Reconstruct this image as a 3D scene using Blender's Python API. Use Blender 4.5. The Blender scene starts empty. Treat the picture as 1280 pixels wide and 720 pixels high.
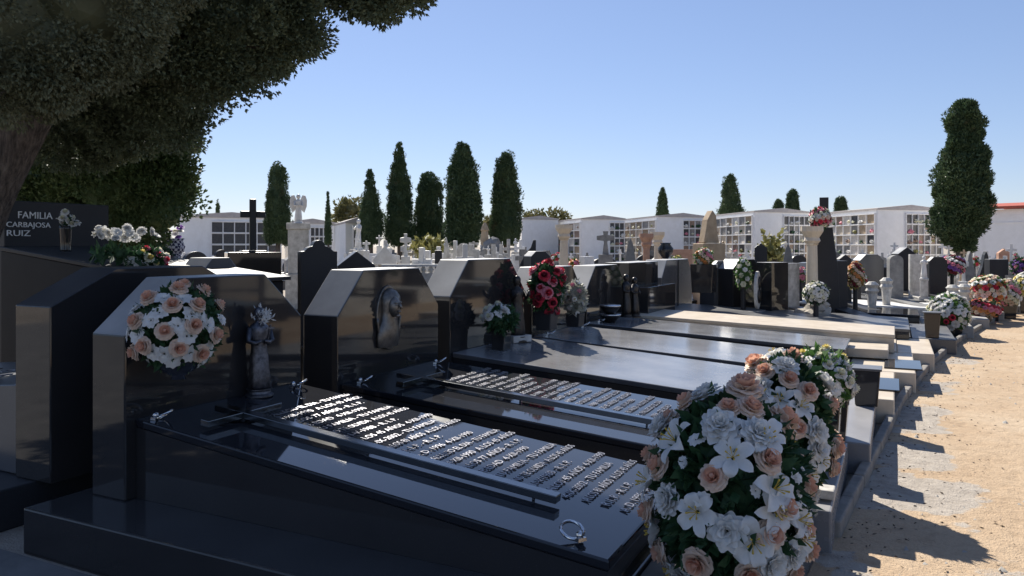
import bpy, bmesh, math, random
import numpy as np
from mathutils import Vector, Matrix, Euler, noise as mnoise
random.seed(7); RNG = np.random.default_rng(11)
R = math.radians; PI = math.pi
S = bpy.context.scene; COL = S.collection
F = 960.0; HY = 308.0; TH = R(26.5); CH = 1.6
CT, ST = math.cos(TH), math.sin(TH)

def cw(x, d): return (x*CT - d*ST, x*ST + d*CT)
def at(px, d, py=None):
    """a photo column px at distance d -> point of the place (on the ground, or at row py)"""
    X, Y = cw((px-640)/F*d, d)
    return Vector((X, Y, 0 if py is None else CH-(py-HY)/F*d))
def zz(py, d): return CH-(py-HY)/F*d
def ray(px, py):
    X, Y = cw((px-640)/F, 1.0)
    return Vector((X, Y, -(py-HY)/F))
CAM = Vector((0, 0, CH))

# ------------------------------------------------------------------ materials
M = {}
def newmat(name):
    m = bpy.data.materials.new(name); m.use_nodes = True; M[name] = m
    nt = m.node_tree; b = nt.nodes['Principled BSDF']
    return m, nt, b
def nd(nt, t, **kw):
    n = nt.nodes.new(t)
    for k, v in kw.items():
        if k in n.inputs: n.inputs[k].default_value = v
        else: setattr(n, k, v)
    return n
def ramp(nt, src, stops):
    r = nt.nodes.new('ShaderNodeValToRGB')
    el = r.color_ramp.elements
    while len(el) < len(stops): el.new(0.5)
    for e, (p, c) in zip(el, stops):
        e.position = p; e.color = (*c, 1) if len(c) == 3 else c
    nt.links.new(src, r.inputs[0]); return r
def coord(nt, kind='Object', scale=None):
    t = nt.nodes.new('ShaderNodeTexCoord')
    return t.outputs[kind]
def noise(nt, vec, scale, detail=4, rough=0.6):
    n = nt.nodes.new('ShaderNodeTexNoise'); n.inputs['Scale'].default_value = scale
    n.inputs['Detail'].default_value = detail; n.inputs['Roughness'].default_value = rough
    if vec is not None: nt.links.new(vec, n.inputs['Vector'])
    return n
def bump(nt, b, src, strength, dist=0.01):
    k = nt.nodes.new('ShaderNodeBump'); k.inputs['Strength'].default_value = strength
    k.inputs['Distance'].default_value = dist
    nt.links.new(src, k.inputs['Height']); nt.links.new(k.outputs[0], b.inputs['Normal'])

def granite(name, dark, light, rough=0.1, dust=0.2, dcol=(0.27, 0.265, 0.26), fleck=150, drough=0.42, floor=0.3):
    """polished granite with mineral flecks; a pale film on what faces up paints dust and sunlight"""
    m, nt, b = newmat(name)
    geo = nt.nodes.new('ShaderNodeNewGeometry'); pos = geo.outputs['Position']
    n1 = noise(nt, pos, fleck, 3, 0.7); n2 = noise(nt, pos, 2.3, 4)
    c = ramp(nt, n1.outputs[0], [(0.35, dark), (0.62, dark), (0.72, light)])
    sep = nt.nodes.new('ShaderNodeSeparateXYZ'); nt.links.new(geo.outputs['Normal'], sep.inputs[0])
    up = nt.nodes.new('ShaderNodeMapRange'); up.inputs[1].default_value = 0.45; up.inputs[2].default_value = 0.9
    nt.links.new(sep.outputs[2], up.inputs[0])
    st = nt.nodes.new('ShaderNodeMapRange'); st.inputs[1].default_value = 0.3; st.inputs[2].default_value = 0.75
    st.inputs[3].default_value = dust*0.55; st.inputs[4].default_value = dust
    nt.links.new(n2.outputs[0], st.inputs[0])
    fl = nt.nodes.new('ShaderNodeMapRange'); fl.inputs[3].default_value = floor; nt.links.new(up.outputs[0], fl.inputs[0])
    mul = nd(nt, 'ShaderNodeMath', operation='MULTIPLY')
    nt.links.new(fl.outputs[0], mul.inputs[0]); nt.links.new(st.outputs[0], mul.inputs[1])
    mx = nt.nodes.new('ShaderNodeMixRGB'); mx.inputs[2].default_value = (*dcol, 1)
    nt.links.new(mul.outputs[0], mx.inputs[0]); nt.links.new(c.outputs[0], mx.inputs[1])
    nt.links.new(mx.outputs[0], b.inputs['Base Color'])
    rr = nt.nodes.new('ShaderNodeMapRange'); rr.inputs[3].default_value = rough; rr.inputs[4].default_value = drough
    rr.inputs[2].default_value = 0.6
    nt.links.new(mul.outputs[0], rr.inputs[0])
    n3 = noise(nt, pos, 9, 3); ad = nd(nt, 'ShaderNodeMath', operation='MULTIPLY_ADD'); ad.inputs[1].default_value = 0.03
    nt.links.new(n3.outputs[0], ad.inputs[0]); nt.links.new(rr.outputs[0], ad.inputs[2])
    nt.links.new(ad.outputs[0], b.inputs['Roughness'])
    return m
def stone(name, c1, c2, rough=0.7, scale=6, bmp=0.25, spec=0.3):
    m, nt, b = newmat(name)
    geo = nt.nodes.new('ShaderNodeNewGeometry'); pos = geo.outputs['Position']
    n1 = noise(nt, pos, scale, 6, 0.65); n2 = noise(nt, pos, scale*14, 3)
    c = ramp(nt, n1.outputs[0], [(0.3, c1), (0.7, c2)])
    nt.links.new(c.outputs[0], b.inputs['Base Color'])
    b.inputs['Roughness'].default_value = rough; b.inputs['Specular IOR Level'].default_value = spec
    bump(nt, b, n2.outputs[0], bmp, 0.004)
    return m
def plain(name, c, rough=0.5, metal=0.0, vary=0.15, scale=20):
    m, nt, b = newmat(name)
    o = coord(nt); n1 = noise(nt, o, scale, 3)
    lo = tuple(x*(1-vary) for x in c); hi = tuple(min(1, x*(1+vary)) for x in c)
    r = ramp(nt, n1.outputs[0], [(0.3, lo), (0.7, hi)])
    nt.links.new(r.outputs[0], b.inputs['Base Color'])
    b.inputs['Roughness'].default_value = rough; b.inputs['Metallic'].default_value = metal
    return m
def leafy(name, c1, c2, trans=0.25, scale=3.0, rough=0.55):
    """thin living tissue: reflects and lets some light through"""
    m, nt, b = newmat(name)
    geo = nt.nodes.new('ShaderNodeNewGeometry'); n1 = noise(nt, geo.outputs['Position'], scale, 5, 0.7)
    r = ramp(nt, n1.outputs[0], [(0.32, c1), (0.68, c2)])
    nt.links.new(r.outputs[0], b.inputs['Base Color']); b.inputs['Roughness'].default_value = rough
    b.inputs['Specular IOR Level'].default_value = 0.3
    if trans:
        t = nt.nodes.new('ShaderNodeBsdfTranslucent'); nt.links.new(r.outputs[0], t.inputs[0])
        mx = nt.nodes.new('ShaderNodeMixShader'); mx.inputs[0].default_value = trans
        nt.links.new(b.outputs[0], mx.inputs[1]); nt.links.new(t.outputs[0], mx.inputs[2])
        nt.links.new(mx.outputs[0], nt.nodes['Material Output'].inputs[0])
    return m

granite('black_granite', (0.018, 0.017, 0.018), (0.05, 0.05, 0.055), 0.008, 0.16)
granite('black_slab', (0.010, 0.011, 0.015), (0.045, 0.045, 0.05), 0.02, 0.07, drough=0.08)
granite('matt_black', (0.008, 0.009, 0.012), (0.03, 0.03, 0.035), 0.4, 0.2)
granite('slab_dusty', (0.02, 0.021, 0.026), (0.08, 0.08, 0.085), 0.05, 0.62, (0.44, 0.435, 0.44), drough=0.17)
granite('lit_bevel', (0.06, 0.061, 0.064), (0.12, 0.12, 0.125), 0.3, 0.95, (0.52, 0.515, 0.51), drough=0.45)  # honed bevels and tops coloured paler still, sunlight put into the tone
granite('grey_granite', (0.06, 0.062, 0.07), (0.2, 0.2, 0.2), 0.14, 0.5, (0.3, 0.3, 0.295))
granite('pale_slab', (0.16, 0.16, 0.17), (0.3, 0.3, 0.3), 0.2, 0.65, (0.4, 0.39, 0.39))
granite('dull_granite', (0.02, 0.021, 0.025), (0.07, 0.07, 0.075), 0.4, 0.2)
stone('white_marble', (0.58, 0.56, 0.53), (0.76, 0.75, 0.73), 0.45, 7, 0.15)
stone('worn_marble', (0.36, 0.34, 0.31), (0.66, 0.64, 0.6), 0.7, 9, 0.3)
stone('cream_marble', (0.50, 0.42, 0.32), (0.64, 0.56, 0.45), 0.42, 5, 0.12)
stone('sandstone', (0.32, 0.24, 0.16), (0.46, 0.36, 0.25), 0.9, 6, 0.5)
stone('grey_stone', (0.15, 0.15, 0.15), (0.28, 0.275, 0.265), 0.85, 7, 0.4)
stone('terracotta', (0.36, 0.2, 0.14), (0.5, 0.31, 0.22), 0.9, 8, 0.4)
stone('plaster', (0.80, 0.79, 0.77), (0.88, 0.87, 0.86), 0.85, 2.5, 0.15)
stone('concrete', (0.27, 0.255, 0.235), (0.40, 0.38, 0.35), 0.9, 4, 0.6)
stone('paving', (0.13, 0.125, 0.12), (0.22, 0.21, 0.2), 0.9, 3, 0.5)
stone('kerb_stone', (0.15, 0.14, 0.13), (0.3, 0.28, 0.25), 0.85, 5, 0.5)
stone('red_tile', (0.34, 0.07, 0.045), (0.44, 0.12, 0.08), 0.8, 10, 0.4)
stone('rough_rock', (0.3, 0.27, 0.23), (0.5, 0.46, 0.4), 0.95, 8, 0.9)
M['dull_granite'].node_tree.nodes['Principled BSDF'].inputs['Specular IOR Level'].default_value = 0.2
M['matt_black'].node_tree.nodes['Principled BSDF'].inputs['Specular IOR Level'].default_value = 0.08
plain('steel', (0.62, 0.62, 0.63), 0.22, 1.0, 0.06)
plain('old_silver', (0.13, 0.13, 0.145), 0.5, 1.0, 0.5, 30)
plain('bronze', (0.16, 0.145, 0.13), 0.38, 0.85, 0.3, 25)
plain('pale_bronze', (0.2, 0.18, 0.16), 0.4, 0.8, 0.3, 25)
plain('dark_bronze', (0.05, 0.046, 0.045), 0.4, 0.8, 0.3, 25)
plain('letter_metal', (0.3, 0.3, 0.33), 0.42, 0.9, 0.1)
plain('white_paint', (0.8, 0.8, 0.79), 0.5, 0, 0.04)
plain('black_plastic', (0.012, 0.012, 0.014), 0.25, 0, 0.3)
plain('dark_glass', (0.03, 0.035, 0.05), 0.06, 0, 0.2)
plain('niche_dark', (0.04, 0.04, 0.045), 0.3, 0, 0.4, 8)
plain('niche_grey', (0.22, 0.21, 0.2), 0.35, 0, 0.3, 8)
plain('niche_pale', (0.62, 0.58, 0.52), 0.4, 0, 0.2, 8)
plain('niche_brown', (0.25, 0.17, 0.12), 0.4, 0, 0.3, 8)
plain('stamen', (0.55, 0.38, 0.05), 0.7)
leafy('petal_white', (0.74, 0.73, 0.7), (0.82, 0.81, 0.78), 0.3, 40)
leafy('petal_cream', (0.72, 0.70, 0.52), (0.8, 0.78, 0.62), 0.3, 40)
leafy('petal_peach', (0.77, 0.58, 0.45), (0.84, 0.70, 0.58), 0.3, 30)
leafy('petal_apricot', (0.70, 0.38, 0.26), (0.78, 0.50, 0.37), 0.3, 30)
leafy('petal_red', (0.55, 0.03, 0.06), (0.66, 0.08, 0.12), 0.25, 30)
leafy('petal_pink', (0.70, 0.2, 0.28), (0.78, 0.36, 0.42), 0.3, 20)
leafy('silver_leaf', (0.26, 0.27, 0.22), (0.46, 0.46, 0.4), 0.2, 12)
leafy('petal_orange', (0.68, 0.25, 0.07), (0.72, 0.38, 0.16), 0.3, 20)
leafy('petal_yellow', (0.7, 0.55, 0.12), (0.75, 0.66, 0.3), 0.3, 20)
leafy('petal_purple', (0.25, 0.1, 0.42), (0.38, 0.2, 0.55), 0.3, 20)
leafy('petal_wine', (0.14, 0.015, 0.03), (0.24, 0.03, 0.05), 0.2, 20)
leafy('bouquet_leaf', (0.018, 0.05, 0.022), (0.05, 0.11, 0.045), 0.2, 18)
leafy('fresh_leaf', (0.05, 0.12, 0.03), (0.1, 0.2, 0.05), 0.25, 12)
leafy('cypress_leaf', (0.036, 0.068, 0.034), (0.10, 0.145, 0.065), 0.15, 1.1)
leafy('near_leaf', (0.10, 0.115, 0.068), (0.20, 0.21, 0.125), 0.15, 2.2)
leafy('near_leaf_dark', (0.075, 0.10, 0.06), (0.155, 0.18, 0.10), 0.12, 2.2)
leafy('bush_leaf', (0.065, 0.115, 0.045), (0.145, 0.195, 0.08), 0.12, 1.8)
leafy('tan_leaf', (0.13, 0.13, 0.05), (0.24, 0.22, 0.1), 0.2, 0.8)
leafy('dry_leaf', (0.2, 0.19, 0.06), (0.32, 0.3, 0.11), 0.2, 4)

def second_tone(name, col, scale, lo, hi, amount, stretch=(1, 1, 1)):
    """dead sprays, stains: a second colour in patches of its own"""
    nt = M[name].node_tree; g_ = nt.nodes.new('ShaderNodeNewGeometry'); mp_ = nt.nodes.new('ShaderNodeMapping'); mp_.inputs['Scale'].default_value = stretch
    nt.links.new(g_.outputs['Position'], mp_.inputs[0]); n_ = noise(nt, mp_.outputs[0], scale, 6, .7); r_ = ramp(nt, n_.outputs[0], [(lo, (0, 0, 0)), (hi, (amount,)*3)])
    for l in [l for l in nt.links if l.from_node.type == 'VALTORGB' and l.to_node.type in ('BSDF_PRINCIPLED', 'BSDF_TRANSLUCENT')]:
        src, dst = l.from_socket, l.to_socket; mx_ = nt.nodes.new('ShaderNodeMixRGB'); mx_.inputs[2].default_value = (*col, 1)
        nt.links.new(r_.outputs[0], mx_.inputs[0]); nt.links.new(src, mx_.inputs[1]); nt.links.new(mx_.outputs[0], dst)
second_tone('cypress_leaf', (0.15, 0.11, 0.06), 1.3, .6, .72, .75); second_tone('near_leaf', (0.17, 0.13, 0.08), 2.2, .58, .7, .6); second_tone('near_leaf_dark', (0.13, 0.10, 0.06), 1.8, .6, .72, .6)
second_tone('plaster', (0.5, 0.46, 0.4), 1.1, .55, .8, .3, (1, 1, .25)); second_tone('worn_marble', (0.2, 0.19, 0.16), 4, .5, .7, .6, (1, 1, .4)); second_tone('white_marble', (0.4, 0.38, 0.34), 5, .55, .75, .5, (1, 1, .4)); second_tone('cream_marble', (0.42, 0.34, 0.25), 2, .5, .75, .5)
m, nt, b = newmat('bark')
geo = nt.nodes.new('ShaderNodeNewGeometry'); mp = nt.nodes.new('ShaderNodeMapping'); mp.inputs['Scale'].default_value = (9, 9, 1.1)
nt.links.new(geo.outputs['Position'], mp.inputs[0]); n1 = noise(nt, mp.outputs[0], 3.2, 7, 0.7)
r_ = ramp(nt, n1.outputs[0], [(0.34, (0.03, 0.024, 0.02)), (0.5, (0.12, 0.093, 0.074)), (0.7, (0.25, 0.2, 0.16))])
nt.links.new(r_.outputs[0], b.inputs['Base Color']); b.inputs['Roughness'].default_value = 0.95
bump(nt, b, n1.outputs[0], 1.0, 0.05)

def dirt(name, worn):
    m, nt, b = newmat(name)
    geo = nt.nodes.new('ShaderNodeNewGeometry'); pos = geo.outputs['Position']
    na = noise(nt, pos, 0.7, 6, 0.62); nb = noise(nt, pos, 9, 6, 0.7); nc = noise(nt, pos, 75, 3, 0.7)
    ra = ramp(nt, na.outputs[0], [(0.3, (0.40, 0.285, 0.185)), (0.5, (0.48, 0.36, 0.245)), (0.7, (0.54, 0.43, 0.31))] if worn else [(0.3, (0.30, 0.26, 0.21)), (0.5, (0.37, 0.32, 0.265)), (0.7, (0.44, 0.39, 0.33))])
    rb = ramp(nt, nb.outputs[0], [(0.28, (0.72, 0.7, 0.68)), (0.5, (1, 1, 1)), (0.75, (1.0, 1.0, 1.0))])
    mx = nt.nodes.new('ShaderNodeMixRGB'); mx.blend_type = 'MULTIPLY'; mx.inputs[0].default_value = 0.8
    nt.links.new(ra.outputs[0], mx.inputs[1]); nt.links.new(rb.outputs[0], mx.inputs[2])
    rc = ramp(nt, nc.outputs[0], [(0.3, (0.7, 0.68, 0.66)), (0.55, (1, 1, 1)), (0.74, (1, 0.98, 0.95))])
    mx2 = nt.nodes.new('ShaderNodeMixRGB'); mx2.blend_type = 'MULTIPLY'; mx2.inputs[0].default_value = 0.45
    nt.links.new(mx.outputs[0], mx2.inputs[1]); nt.links.new(rc.outputs[0], mx2.inputs[2])
    col = mx2.outputs[0]
    if worn:
        at_ = nt.nodes.new('ShaderNodeAttribute'); at_.attribute_name = 'worn'
        w_ = nd(nt, 'ShaderNodeMath', operation='MULTIPLY_ADD'); w_.inputs[1].default_value = 0.9; nt.links.new(nb.outputs[0], w_.inputs[0]); nt.links.new(at_.outputs['Fac'], w_.inputs[2])
        wr = ramp(nt, w_.outputs[0], [(0.78, (0, 0, 0)), (0.92, (1, 1, 1))])
        cc = ramp(nt, nb.outputs[0], [(0.3, (0.30, 0.26, 0.22)), (0.7, (0.47, 0.42, 0.36))])
        m4 = nt.nodes.new('ShaderNodeMixRGB'); nt.links.new(wr.outputs[0], m4.inputs[0]); nt.links.new(mx2.outputs[0], m4.inputs[1]); nt.links.new(cc.outputs[0], m4.inputs[2]); col = m4.outputs[0]
    nt.links.new(col, b.inputs['Base Color']); b.inputs['Roughness'].default_value = 0.95
    b.inputs['Specular IOR Level'].default_value = 0.15
    ad = nd(nt, 'ShaderNodeMath', operation='ADD'); nt.links.new(nb.outputs[0], ad.inputs[0])
    m3 = nd(nt, 'ShaderNodeMath', operation='MULTIPLY'); m3.inputs[1].default_value = 0.4
    nt.links.new(nc.outputs[0], m3.inputs[0]); nt.links.new(m3.outputs[0], ad.inputs[1])
    bump(nt, b, ad.outputs[0], 0.8, 0.03)
dirt('dirt', False); dirt('path_dirt', True)

m, nt, b = newmat('checked_cloth')
o = coord(nt); ch = nt.nodes.new('ShaderNodeTexChecker'); ch.inputs['Scale'].default_value = 28
ch.inputs[1].default_value = (0.02, 0.025, 0.08, 1); ch.inputs[2].default_value = (0.55, 0.55, 0.62, 1)
nt.links.new(o, ch.inputs[0]); nt.links.new(ch.outputs[0], b.inputs['Base Color']); b.inputs['Roughness'].default_value = 0.8

# ------------------------------------------------------------------ geometry helpers
def put(name, mesh, mat=None, parent=None, loc=None, smooth=False, bevel=0):
    o = bpy.data.objects.new(name, mesh)
    if mat:
        for mm in ([mat] if isinstance(mat, str) else mat):
            if len(mesh.materials) < (1 if isinstance(mat, str) else len(mat)): mesh.materials.append(M[mm])
    COL.objects.link(o)
    if parent: o.parent = parent
    if loc is not None: o.location = loc
    if smooth: mesh.polygons.foreach_set('use_smooth', [True]*len(mesh.polygons))
    if bevel:
        k = o.modifiers.new('edge', 'BEVEL'); k.width = bevel; k.segments = 2; k.limit_method = 'ANGLE'; k.angle_limit = R(25)
    return o
def tag(o, label, cat, group=None):
    o['label'] = label; o['category'] = cat
    if group: o['group'] = group
    return o
def thing(name, label, cat, loc=(0, 0, 0), rz=0, group=None):
    o = bpy.data.objects.new(name, None); COL.objects.link(o); o.empty_display_size = 0.1
    o.location = loc; o.rotation_euler = (0, 0, rz)
    return tag(o, label, cat, group)
class B:
    def __init__(s): s.bm = bmesh.new()
    def poly(s, pts): return s.bm.faces.new([s.bm.verts.new(p) for p in pts])
    def box(s, x0, x1, y0, y1, z0, z1, rot=0, c=None):
        v = [Vector((x, y, z)) for z in (z0, z1) for y in (y0, y1) for x in (x0, x1)]
        if rot:
            c = Vector(c or ((x0+x1)/2, (y0+y1)/2, 0)); q = Matrix.Rotation(rot, 3, 'Z')
            v = [q @ (p-c) + c for p in v]
        v = [s.bm.verts.new(p) for p in v]
        for f in ((0, 2, 3, 1), (4, 5, 7, 6), (0, 1, 5, 4), (2, 6, 7, 3), (0, 4, 6, 2), (1, 3, 7, 5)):
            s.bm.faces.new([v[i] for i in f])
        return s
    def prism(s, poly, a0, a1, axis='X'):
        """polygon in the plane across `axis`, pushed from a0 to a1.  axis X: poly is (y,z); axis Y: poly is (x,z); axis Z: (x,y)"""
        def mk(p, a): return {'X': (a, p[0], p[1]), 'Y': (p[0], a, p[1]), 'Z': (p[0], p[1], a)}[axis]
        A = [s.bm.verts.new(mk(p, a0)) for p in poly]; C = [s.bm.verts.new(mk(p, a1)) for p in poly]
        n = len(poly); fs = [s.bm.faces.new(A[::-1]), s.bm.faces.new(C)]
        for i in range(n): fs.append(s.bm.faces.new((A[i], A[(i+1) % n], C[(i+1) % n], C[i])))
        return s
    def lathe(s, prof, c=(0, 0, 0), n=16, sx=1, sy=1):
        rings = []
        for r, z in prof:
            rings.append([s.bm.verts.new((c[0]+r*sx*math.cos(2*PI*i/n), c[1]+r*sy*math.sin(2*PI*i/n), c[2]+z)) for i in range(n)])
        for a, b_ in zip(rings, rings[1:]):
            for i in range(n): s.bm.faces.new((a[i], a[(i+1) % n], b_[(i+1) % n], b_[i]))
        s.bm.faces.new(rings[0][::-1]); s.bm.faces.new(rings[-1]); return s
    def tube(s, pts, rs, n=8, closed=False):
        pts = [Vector(p) for p in pts]
        if not hasattr(rs, '__len__'): rs = [rs]*len(pts)
        rings = []; up = Vector((0.13, 0.31, 0.94))
        N = len(pts)
        for i, p in enumerate(pts):
            if closed: t = pts[(i+1) % N]-pts[i-1]
            else: t = pts[min(i+1, N-1)]-pts[max(i-1, 0)]
            t.normalize(); a = t.cross(up)
            if a.length < 1e-3: a = t.cross(Vector((1, 0, 0)))
            a.normalize(); b_ = t.cross(a)
            rings.append([s.bm.verts.new(p+(a*math.cos(2*PI*k/n)+b_*math.sin(2*PI*k/n))*rs[i]) for k in range(n)])
        for i in range(N if closed else N-1):
            a, b_ = rings[i], rings[(i+1) % N]
            for k in range(n): s.bm.faces.new((a[k], a[(k+1) % n], b_[(k+1) % n], b_[k]))
        if not closed: s.bm.faces.new(rings[0][::-1]); s.bm.faces.new(rings[-1])
        return s
    def ball(s, c, r, sub=2, sc=(1, 1, 1), rough=0, seed=0):
        q = bmesh.ops.create_icosphere(s.bm, subdivisions=sub, radius=1)
        for v in q['verts']:
            p = v.co.copy(); k = 1
            if rough: k += rough*(mnoise.noise(p*1.7+Vector((seed*3.1, seed, 0))))
            v.co = Vector((c[0]+p.x*r*sc[0]*k, c[1]+p.y*r*sc[1]*k, c[2]+p.z*r*sc[2]*k))
        return s
    def mesh(s, name):
        bmesh.ops.recalc_face_normals(s.bm, faces=s.bm.faces[:])
        me = bpy.data.meshes.new(name); s.bm.to_mesh(me); s.bm.free(); return me
    def build(s, name, mat, parent=None, loc=None, smooth=False, bevel=0):
        return put(name, s.mesh(name), mat, parent, loc, smooth, bevel)
def structure(o): o['kind'] = 'structure'; return o

def text_mesh(txt, size, ext=0.003, align='CENTER', sx=1.0):
    cu = bpy.data.curves.new('lettering', 'FONT'); cu.body = txt; cu.size = size; cu.extrude = ext
    cu.align_x = align; cu.resolution_u = 3
    o = bpy.data.objects.new('lettering', cu); COL.objects.link(o)
    bpy.context.view_layer.update()
    me = bpy.data.meshes.new_from_object(o.evaluated_get(bpy.context.evaluated_depsgraph_get()))
    bpy.data.objects.remove(o); bpy.data.curves.remove(cu)
    if sx != 1: me.transform(Matrix.Diagonal((sx, 1, 1, 1)))
    return me

# ------------------------------------------------------------------ foliage
def sprays(P, D, length, width, k=3, spread=0.7, droop=0.0):
    """k pointed blades fanning out from each point of P along D: vertices and quads"""
    n = len(P)
    P = np.repeat(P, k, 0); D = np.repeat(D, k, 0)
    D = D + RNG.normal(0, spread, D.shape); D[:, 2] -= droop
    D /= np.linalg.norm(D, axis=1)[:, None]+1e-9
    Sd = np.cross(D, RNG.normal(0, 1, D.shape)); Sd /= np.linalg.norm(Sd, axis=1)[:, None]+1e-9
    L = length*RNG.uniform(0.55, 1.3, (n*k, 1)); W = width*RNG.uniform(0.6, 1.3, (n*k, 1))
    v = np.stack([P, P+D*L*0.45+Sd*W, P+D*L, P+D*L*0.45-Sd*W], 1).reshape(-1, 3)
    f = np.arange(n*k*4).reshape(-1, 4)
    return v, f
def npmesh(name, v, f):
    me = bpy.data.meshes.new(name)
    me.vertices.add(len(v)); me.vertices.foreach_set('co', v.astype(np.float32).ravel())
    me.loops.add(f.size); me.loops.foreach_set('vertex_index', f.astype(np.int32).ravel())
    me.polygons.add(len(f)); me.polygons.foreach_set('loop_start', np.arange(0, f.size, f.shape[1], dtype=np.int32))
    me.polygons.foreach_set('loop_total', np.full(len(f), f.shape[1], np.int32))
    me.update(calc_edges=True); return me
def dirs(n):
    d = RNG.normal(0, 1, (n, 3)); return d/np.linalg.norm(d, axis=1)[:, None]
def clump_cloud(C, Rr, per, shell=0.35):
    """points through the outer shell of each clump sphere, with outward directions"""
    n = len(C); d = dirs(n*per); c = np.repeat(C, per, 0); r = np.repeat(Rr, per)
    q = r*(1-shell*RNG.random(n*per)**1.5)
    return c+d*q[:, None], d
def cypress(name, label, px, d, top, bot, wpx, prof, leaf='cypress_leaf', n=5200, seed=0, loc=None, group='cypresses beyond the graves', lean=0, ragged=0.14, ck=1.0):
    """tapered trunk, dense lumpy crown of small sprays following a profile of (t, radius fraction)"""
    g = at(px, d); H0, H1 = zz(bot, d), zz(top, d); Rm = wpx/2*d/F
    root = thing(name, label, 'tree', g, 0, group)
    rs = np.random.default_rng(seed+50)
    ts = np.array([p[0] for p in prof]); rr = np.array([p[1] for p in prof])
    B().tube([(0, 0, -0.1), (0.03, 0, H0*0.6), (0, 0.02, H0+(H1-H0)*0.4)], [Rm*0.16+0.05, Rm*0.12+0.04, Rm*0.08+0.03], 10).build('trunk', 'bark', root, smooth=True)
    nc = int(190/ck**1.6*max(0.6, (H1-H0)/6)); t = rs.random(nc*3); w = np.interp(t, ts, rr); keep = rs.random(nc*3) < w+0.1
    t = t[keep][:nc]; a = rs.random(len(t))*2*PI
    ph = rs.uniform(0, 6.28, 3)
    lump = 1+ragged*np.sin(3*a+ph[0]+7*t)+ragged*0.8*np.sin(11*t+2*a+ph[1])
    rad = np.interp(t, ts, rr)*Rm*0.72*lump
    C = np.stack([np.cos(a)*rad+lean*t, np.sin(a)*rad, H0+t*(H1-H0)*0.97], 1)
    cr = ck*Rm*(0.16+0.2*rs.random(len(t)))*(0.5+0.5*np.interp(t, ts, rr))
    cr = cr*(1+0.55*(rs.random(len(t)) < .14))
    per = max(10, int(n*2.4)//len(t))
    P, D = clump_cloud(C, cr, per, 0.5)
    nb_ = int(n*.9); tb = rs.random(nb_*2); tb = tb[rs.random(nb_*2) < np.interp(tb, ts, rr)+.05][:nb_]; ab = rs.random(len(tb))*2*PI
    rb = np.interp(tb, ts, rr)*Rm*(0.74+0.14*rs.random(len(tb)))*(1+ragged*.6*np.sin(3*ab+ph[0]+7*tb))
    Pb = np.stack([np.cos(ab)*rb+lean*tb, np.sin(ab)*rb, H0+tb*(H1-H0)*.97], 1); P = np.concatenate([P, Pb]); D = np.concatenate([D, np.stack([np.cos(ab), np.sin(ab), 0*ab], 1)])
    D = D*0.6; D[:, 2] += 0.8
    s = max(Rm*0.085, 0.0012*d)
    v, f = sprays(P, D, s*1.65, s*0.27, 3, 0.5)
    me = npmesh('crown', v, f)
    # solid core added inside the crown to block light
    bm = bmesh.new(); bm.from_mesh(me); k = B(); k.bm = bm
    m_ = 14; pr = [(max(0.02, np.interp(i/m_, ts, rr)*Rm*0.68), H0+(H1-H0)*(0.02+0.93*i/m_)) for i in range(m_+1)]
    k.lathe(pr, n=18)
    me2 = bpy.data.meshes.new('crown'); bm.to_mesh(me2); bm.free(); bpy.data.meshes.remove(me)
    put('crown', me2, leaf, root); return root
COLUMN = [(0, 0.45), (0.06, 0.8), (0.2, 1.0), (0.45, 0.93), (0.7, 0.72), (0.88, 0.45), (0.96, 0.25), (1, 0.06)]
CONE = [(0, 0.6), (0.08, 0.95), (0.2, 1.0), (0.5, 0.72), (0.8, 0.36), (0.95, 0.14), (1, 0.04)]
BLUNT = [(0, 0.4), (0.06, 0.78), (0.18, 1.0), (0.5, 0.95), (0.8, 0.8), (0.93, 0.55), (1, 0.15)]

# ------------------------------------------------------------------ world, sun, camera
SUN_EL = R(40); SUN_OFF = TH+R(17)
w = bpy.data.worlds.new('World'); S.world = w; w.use_nodes = True
nt = w.node_tree; bg = nt.nodes['Background']; sky = nt.nodes.new('ShaderNodeTexSky')
sky.sky_type = 'NISHITA'; sky.sun_disc = False; sky.sun_elevation = SUN_EL; sky.sun_rotation = -SUN_OFF
sky.air_density = 1.0; sky.dust_density = 0.1; sky.ozone_density = 4.0; sky.altitude = 100
tint = nt.nodes.new('ShaderNodeMixRGB'); tint.blend_type = 'MULTIPLY'; tint.inputs[0].default_value = 1; tint.inputs[2].default_value = (0.60, 0.60, 0.74, 1)
nt.links.new(sky.outputs[0], tint.inputs[1]); gm = nt.nodes.new('ShaderNodeGamma'); gm.inputs[1].default_value = 0.72; nt.links.new(tint.outputs[0], gm.inputs[0]); hs = nt.nodes.new('ShaderNodeHueSaturation'); hs.inputs['Saturation'].default_value = 1.02; nt.links.new(gm.outputs[0], hs.inputs['Color']); nt.links.new(hs.outputs[0], bg.inputs[0]); bg.inputs[1].default_value = 0.13
sd = Vector((-math.sin(SUN_OFF)*math.cos(SUN_EL), math.cos(SUN_OFF)*math.cos(SUN_EL), math.sin(SUN_EL)))
L = bpy.data.lights.new('sun', 'SUN'); L.energy = 4.6; L.angle = R(0.53); L.color = (1.0, 0.94, 0.84)
lo = bpy.data.objects.new('sun', L); COL.objects.link(lo); lo.rotation_euler = sd.to_track_quat('Z', 'Y').to_euler(); lo.location = (0, 0, 30)
cam = bpy.data.cameras.new('camera'); co = bpy.data.objects.new('camera', cam); COL.objects.link(co); S.camera = co
cam.lens = 36*F/1280; cam.sensor_width = 36; cam.shift_y = -(360-HY)/1280; cam.clip_end = 3000; cam.clip_start = 0.05
co.location = CAM; co.rotation_euler = (PI/2, 0, TH)
S.view_settings.view_transform = 'Standard'; S.view_settings.look = 'None'; S.view_settings.exposure = 0.95

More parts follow.
